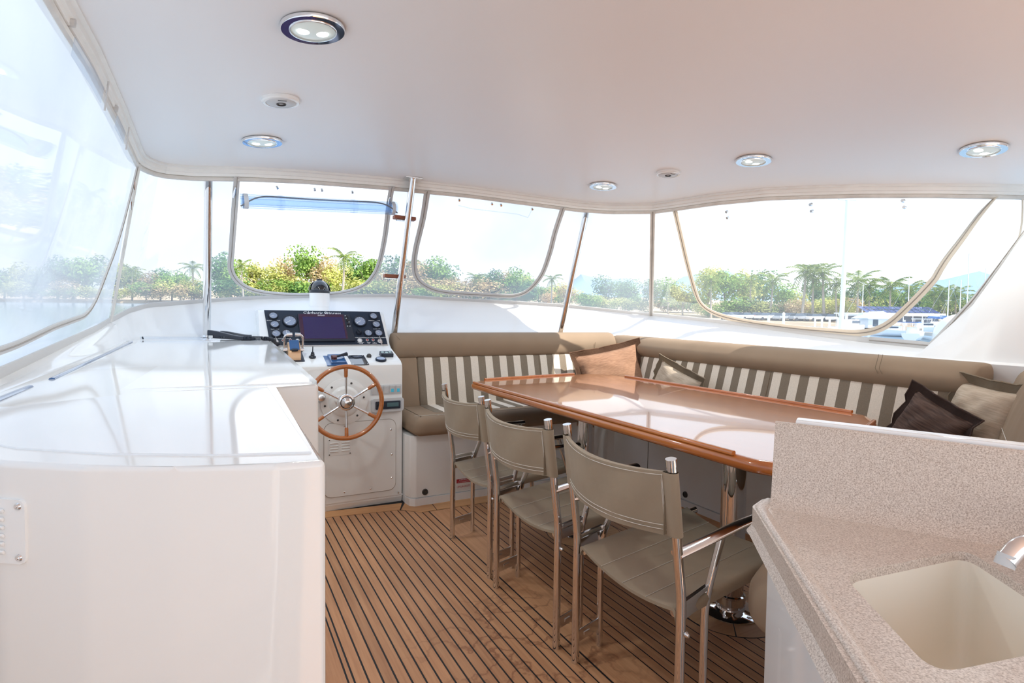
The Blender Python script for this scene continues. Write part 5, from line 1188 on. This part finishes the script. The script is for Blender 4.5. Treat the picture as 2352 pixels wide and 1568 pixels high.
def palm(k, d, h, fl, label, group):
    t = thing('palm_tree', label, 'palm', G(k, d, .3), rg.uniform(0, 6.28), group); me, (bx_, by_) = PT[rg.randrange(4)]; tr = put('trunk', me, None, t); tr.scale = (h, h, h); n = 15
    for i in range(n):
        o = put('frond', FR[i % 3], None, t, loc=(bx_ * h, by_ * h, h * .77)); el = (-.75 if i % 3 == 0 else (-.15 if i % 3 == 1 else .65)) + rg.uniform(-.2, .2)
        o.rotation_euler = (0, el, 2 * PI * i / n * 1.0 + rg.uniform(-.2, .2)); L = fl * rg.uniform(.85, 1.1); o.scale = (L, L, L)
    return t
# scrub filling the foot of the shore woods
def bush(k, d, h, kind, label, group):
    t = thing('shrub', label, 'shrub', G(k, d, -.6), rg.uniform(0, 6.28), group); t.scale = (h * 2.3, h * 2.3, h * 1.25); o = put('crown', CR[kind][rg.randrange(3)], None, t); o['kind'] = 'stuff'
for lab, grp, k0, k1, n_, dd_, hh in (('low shrub at the foot of the port shore trees', 'shrubs beyond the port screens', -.95, -.54, 16, 197, (5, 8)), ('low shrub in the wood beyond the open front window', 'shrubs beyond the open front window', -.52, -.22, 18, 196, (5.5, 9)),
                                   ('low shrub along the shore right of the middle post', 'shrubs beyond the starboard front screen', -.21, .10, 18, 186, (6, 9.5)), ('low shrub along the shore left of the palm row', 'shrubs left of the palm row', .11, .34, 12, 152, (4, 6.5)),
                                   ('low shrub behind the palm trunks to starboard', 'shrubs behind the palm row', .33, .86, 26, 128, (3.5, 5.5))):
    for i in range(n_):
        u = (i + rg.uniform(.1, .9)) / n_; k = k0 + (k1 - k0) * u; bush(k, dd_ + rg.uniform(-2, 4) - (0 if k < .33 else (k - .33) * 22), rg.uniform(*hh), rg.choice('gydgbyg'), lab + ', ' + ORD[i] + ' from the left', grp)
pl = [(K(305), 200, 14), (K(447), 200, 16), (K(562), 188, 16.5), (K(785), 188, 20.5), (K(1095), 186, 12.5), (K(1265), 170, 12)]
for (k, d, h), l in zip(pl, ('tall palm seen through the corner screen at the far left', 'tall pale-trunked palm just left of the port post', 'yellow-green palm at the lower left of the open front window', 'large palm with hanging dry fronds at the right of the open front window', 'palm in the middle of the starboard front screen', 'palm beside the curved zip at the right of the starboard front screen')): palm(k, d, h, h * .30, l, None)
px = [(1632, 650, 2.9), (1718, 652, 2.7), (1763, 650, 2.7), (1838, 626, 3.0), (1866, 634, 2.8), (1893, 630, 3.0), (1922, 655, 2.7), (1968, 648, 2.9), (1996, 660, 2.5), (2040, 658, 2.9), (2078, 668, 2.5), (2140, 675, 2.7), (2168, 672, 2.5), (2195, 676, 2.4), (2245, 684, 2.2)]
dd = [124, 124, 122, 118, 119, 117, 116, 114, 115, 112, 112, 108, 107, 107, 104]
for i, ((u, v, fl), d) in enumerate(zip(px, dd)):
    h = (745 + (u - 1800) * .02 - v) * d / 1300 / .80; palm(K(u), d, h, fl * 1.45, 'coconut palm beyond the starboard window, %s from the left of the row' % ORD[i], 'row of palms beyond the starboard window')

# parked cars
CARC = [M('car_white', rgb(236, 238, 240), .25, coat=.6), M('car_silver', rgb(176, 182, 190), .3, metal=.4, coat=.5), M('car_red', rgb(176, 60, 56), .3, coat=.6), M('car_dark', rgb(60, 70, 86), .3, coat=.6)]
GLS = M('car_glass', rgb(70, 84, 100), .08)
cars = [(1672, 0), (1690, 1), (1712, 0), (1738, 2), (1756, 0), (1778, 0), (1796, 1), (1815, 0), (1834, 1), (1850, 0), (1872, 0), (1893, 1), (1912, 0), (1962, 0)]
def carbody():
    bm = nb(); P = [(-2.2, .35), (-2.2, .85), (-1.9, .98), (1.1, 1.0), (2.1, .85), (2.2, .40)]; rows = [[Vector((x, s, z)) for x, z in P] for s in (-.88, .88)]; V = grid(bm, rows, True); bm.faces.new(V[0]); bm.faces.new(V[1][::-1]); bmesh.ops.bevel(bm, geom=bm.edges[:], offset=.08, segments=2, affect='EDGES'); return fin(bm)
def carcab():
    bm = nb(); a = [(-1.7, -.82, .95), (1.0, -.82, .98), (1.0, .82, .98), (-1.7, .82, .95)]; b = [(-1.3, -.66, 1.5), (.35, -.66, 1.5), (.35, .66, 1.5), (-1.3, .66, 1.5)]; V = grid(bm, [a, b], True); bm.faces.new(V[1]); return fin(bm, False)
cb = carbody(); cbs = []
for m_ in CARC: q_ = cb.copy(); q_.materials.append(m_); cbs.append(q_)
cg = carcab(); cg.materials.append(GLS); rf = {}
bm = nb(); cyl(bm, (0, -.9, .34), (0, -.7, .34), .33, n=14); whm = fin(bm); whm.materials.append(BLK)
for i, (u, c) in enumerate(cars):
    d = 118 + 2 * (i % 2) - (u - 1672) * .012; t = thing('car', 'parked %s car beyond the lower edge of the starboard window, %s from the left' % (('white', 'silver', 'red', 'dark')[c], ORD[i]), 'car', G(K(u), d, .65), rg.uniform(-.6, .4), 'cars parked along the shore')
    put('body', cbs[c], None, t); put('windows', cg, None, t); o = put('roof', M('x', (0, 0, 0, 1)) if False else bpy.data.meshes.new_from_object(bpy.data.objects.new('q', cg)) if False else cg.copy(), None, t); o.data.materials.clear(); o.data.materials.append(CARC[c]); o.scale = (.66, .80, .06); o.location = (-.12, 0, 1.42)
    for xx in (-1.35, 1.35):
        for s in (0, 1): o = put('wheel', whm, None, t, loc=(xx, 0, 0)); o.rotation_euler = (0, 0, PI * s); o.location = (xx, 0, 0)

# boats
HW = M('boat_white', rgb(240, 242, 246), .2, coat=.5); HB = M('boat_blue_canvas', rgb(70, 110, 170), .7)
def hullbm(L, w_, h):
    bm = nb(); rows = []
    for i in range(11):
        u = i / 10; x = (u - .45) * L; ww = w_ / 2 * (1 - max(0, (u - .45) / .55) ** 2.2) + .02; sh = h * (1 + .25 * u * u)
        rows.append([Vector((x, ww, sh)), Vector((x, ww * .92, sh * .5)), Vector((x, ww * .55, 0)), Vector((x, 0, -.15)), Vector((x, -ww * .55, 0)), Vector((x, -ww * .92, sh * .5)), Vector((x, -ww, sh))])
    V = grid(bm, rows, True); bm.faces.new(V[0]); bm.faces.new(V[-1][::-1]); return bm
def motorboat(k, d, L, rz, label, cover=HW):
    t = thing('motor_boat', label, 'boat', G(k, d, .1), rz); obj('hull', hullbm(L, L * .34, L * .16), HW, t)
    bm = nb(); prism(bm, rnd([(-L * .25, -L * .12), (L * .18, -L * .09), (L * .18, L * .09), (-L * .25, L * .12)], .2), L * .16, L * .30, .08); obj('cabin', bm, HW, t)
    bm = nb(); box(bm, (-L * .02, 0, L * .25), (L * .37, L * .225, L * .05), .02); obj('windscreen', bm, GLS, t)
    bm = nb(); prism(bm, rnd([(-L * .35, -L * .13), (L * .10, -L * .11), (L * .10, L * .11), (-L * .35, L * .13)], .2), L * .40, L * .42, .01); obj('canopy', bm, cover, t)
    for sx_ in (-.30, .05):
        for sy_ in (-1, 1): bm = nb(); cyl(bm, (L * sx_, sy_ * L * .10, L * .16), (L * sx_, sy_ * L * .10, L * .40), .03, n=8); obj('canopy_post', bm, CHROMEM, t)
motorboat(K(2125), 93, 5.5, -.9, 'white motor boat with a canopy moored in front of the solar-roofed building', HW)
motorboat(K(2048), 86, 5.0, 2.2, 'white motor boat moored below the curved zip of the starboard window', HB)
motorboat(K(1950), 86, 8.0, .1, 'long low white boat at the bottom edge of the starboard window', HW)
motorboat(K(2100), 78, 6.0, .3, 'white boat with blue cover, nearest of those at the lower right of the starboard window', HB)
def sailboat(k, d, H, rz, label, L=9):
    t = thing('sailing_yacht', label, 'yacht', G(k, d, .1), rz); obj('hull', hullbm(L, L * .3, L * .11), HW, t)
    bm = nb(); prism(bm, rnd([(-L * .2, -L * .08), (L * .2, -L * .05), (L * .2, L * .05), (-L * .2, L * .08)], .2), L * .11, L * .17, .05); obj('cabin', bm, HW, t)
    bm = nb(); cyl(bm, (L * .1, 0, .5), (L * .1, 0, H), .10, .07, 10); obj('mast', bm, HW, t)
    bm = nb(); cyl(bm, (L * .1, 0, 2.0), (-L * .32, 0, 2.2), .09, n=8); cyl(bm, (L * .06, 0, 2.2), (-L * .3, 0, 2.4), .17, .10, 8); obj('boom', bm, HB, t)
    bm = nb(); box(bm, (L * .1, 0, H * .6), (.06, L * .16, .05)); obj('spreader', bm, HW, t)
    for p_ in ((L * .5, 0, 1.2), (-L * .44, 0, 1.0)): bm = nb(); cyl(bm, p_, (L * .1, 0, H), .018, n=4); obj('stay', bm, CHROMEM, t)
sailboat(K(2205), 98, 13.4, -.5, 'tall-masted yacht at the right end of the starboard window')
sailboat(K(2190), 104, 9.0, -.5, 'shorter-masted yacht just left of the tallest mast')
sailboat(K(2163), 100, 8.8, -.4, 'yacht whose thin mast stands behind the solar-roofed building')
sailboat(K(2073), 106, 9.5, -.3, 'yacht whose mast crosses the curved zip of the starboard window')
sailboat(K(1989), 108, 8.0, 2.6, 'yacht with a plain mast near the lower middle of the starboard window')
sailboat(K(2245), 110, 11.5, -.5, 'faint distant yacht mast close to the white wing')
t = thing('dock_lamp_pole', 'tall white pole with a crossbar rising through the middle of the starboard window', 'pole', G(K(1928), 30, 0)); bm = nb(); cyl(bm, (0, 0, 0), RT * .16 + Vector((0, 0, 11.35)), .13, .10, 18); obj('pole', bm, HW, t)
bm = nb(); box(bm, (0, 0, 0), (.95, .10, .07), .01); o = obj('crossbar', bm, HW, t, loc=RT * .16 + Vector((0, 0, 11.38))); o.rotation_euler = (0, 0, -.48)
for u in (1798, 1942): 
    t = thing('mooring_post', 'short white mooring post in the water %s the tall white pole' % ('left of' if u < 1900 else 'just right of'), 'post', G(K(u), 100, 0)); bm = nb(); cyl(bm, (0, 0, -.5), (0, 0, 2.6), .22, n=12); obj('shaft', bm, HW, t); bm = nb(); lathe(bm, [(.26, 2.5), (.26, 2.7), (0, 3.0)], n=12); obj('cap', bm, HW, t)
# marina building with solar roof
bl = thing('marina_building', 'low marina building with a white fascia and solar panels on its roof', 'building', G(K(2075), 104, .2)); bl.matrix_world = basis(G(K(2075), 104, .2), RT, AX)
bm = nb(); box(bm, (0, 4, 1.0), (14, 6, 2.2)); obj('wall', bm, M('shadowed_wall', rgb(110, 118, 132), .8), bl)  # shade under the roof painted into the wall colour
bm = nb(); prism(bm, [(-7.6, 0), (7.6, 0), (7.6, 8), (-7.6, 8)], 2.15, 2.7); obj('fascia', bm, HW, bl)
SOL = M('solar_blue', rgb(64, 74, 130), .15, coat=.5)
for i in range(12):
    for j in range(2):
        bm = nb(); box(bm, (0, 0, 0), (.98, 1.5, .05), .01); o = obj('solar_panel', bm, SOL, bl, loc=(-6.4 + i * 1.15, .9 + j * 1.6, 3.05 + j * .62)); o.rotation_euler = (.37, 0, 0)
for i in range(9): bm = nb(); cyl(bm, (-7 + i * 1.75, .3, 0), (-7 + i * 1.75, .3, 2.2), .08, n=8); obj('veranda_post', bm, HW, bl)
ww = thing('boat_shed', 'small white gabled shed at the waterfront left of the solar roof', 'building', G(K(2025), 102, .3)); ww.matrix_world = basis(G(K(2022), 101, .3), RT, AX)
bm = nb(); box(bm, (0, 2, .9), (4.6, 4, 1.8)); obj('wall', bm, HW, ww)
bm = nb(); V = grid(bm, [[Vector((-2.7, y, 1.75)), Vector((0, y, 3.0)), Vector((2.7, y, 1.75)), Vector((2.7, y, 1.65)), Vector((-2.7, y, 1.65))] for y in (-.5, 4.5)], True); bm.faces.new(V[0]); bm.faces.new(V[1][::-1]); obj('roof', bm, HW, ww, smooth=False)
bm = nb(); box(bm, (-1, -.03, .9), (.9, .06, 1.2)); obj('door', bm, GLS, ww)
# pontoon fingers
PON = M('pontoon_grey', rgb(196, 192, 184), .8)
for i, (k, d) in enumerate(((K(1750), 100), (K(1880), 94), (K(2080), 90))):
    t = thing('pontoon', 'pale floating pontoon at the marina, %s from the left' % ORD[i], 'pontoon', G(k, d, .1)); bm = nb(); box(bm, (0, 0, .2), (1.6, 26, .5)); obj('deck', bm, PON, t)
    for j in range(4): bm = nb(); cyl(bm, (.95, -9 + j * 6, -.4), (.95, -9 + j * 6, 2.2), .16, n=8); obj('pile', bm, HW, t)
    t.rotation_euler = (0, .0, -.9 + i * .1)
# satellite dome on the starboard side deck
sdm = thing('satellite_dome', 'large white satellite dome outside, cut by the wing at the right of the starboard window', 'dome'); dp = AX * 6 + RT * (.790 * 6); sdm.location = (dp.x, dp.y, .625)
bm = nb(); lathe(bm, [(.20, 0), (.225, .10), (.235, .30), (.235, .42)] + [(.235 * math.cos(t_), .42 + .245 * math.sin(t_)) for t_ in np.linspace(.05, PI / 2, 12)], n=48); obj('radome', bm, HW, sdm)
bm = nb(); lathe(bm, [(.22, -.02), (.16, -.10), (.10, -.4), (.12, -1.6)], n=32); obj('pedestal', bm, HW, sdm)
me = text_bm('Intellian', .062, .001, 'LEFT'); a0 = math.atan2(-dp.y, -dp.x) - 1.22
for v_ in me.vertices:
    a = a0 + v_.co.x / .236; r_ = .2365 + v_.co.z * .5; y_ = v_.co.y; v_.co = (r_ * math.cos(a), r_ * math.sin(a), .36 + y_)
put('lettering', me, M('grey_blue_print', rgb(130, 146, 180), .5), sdm)
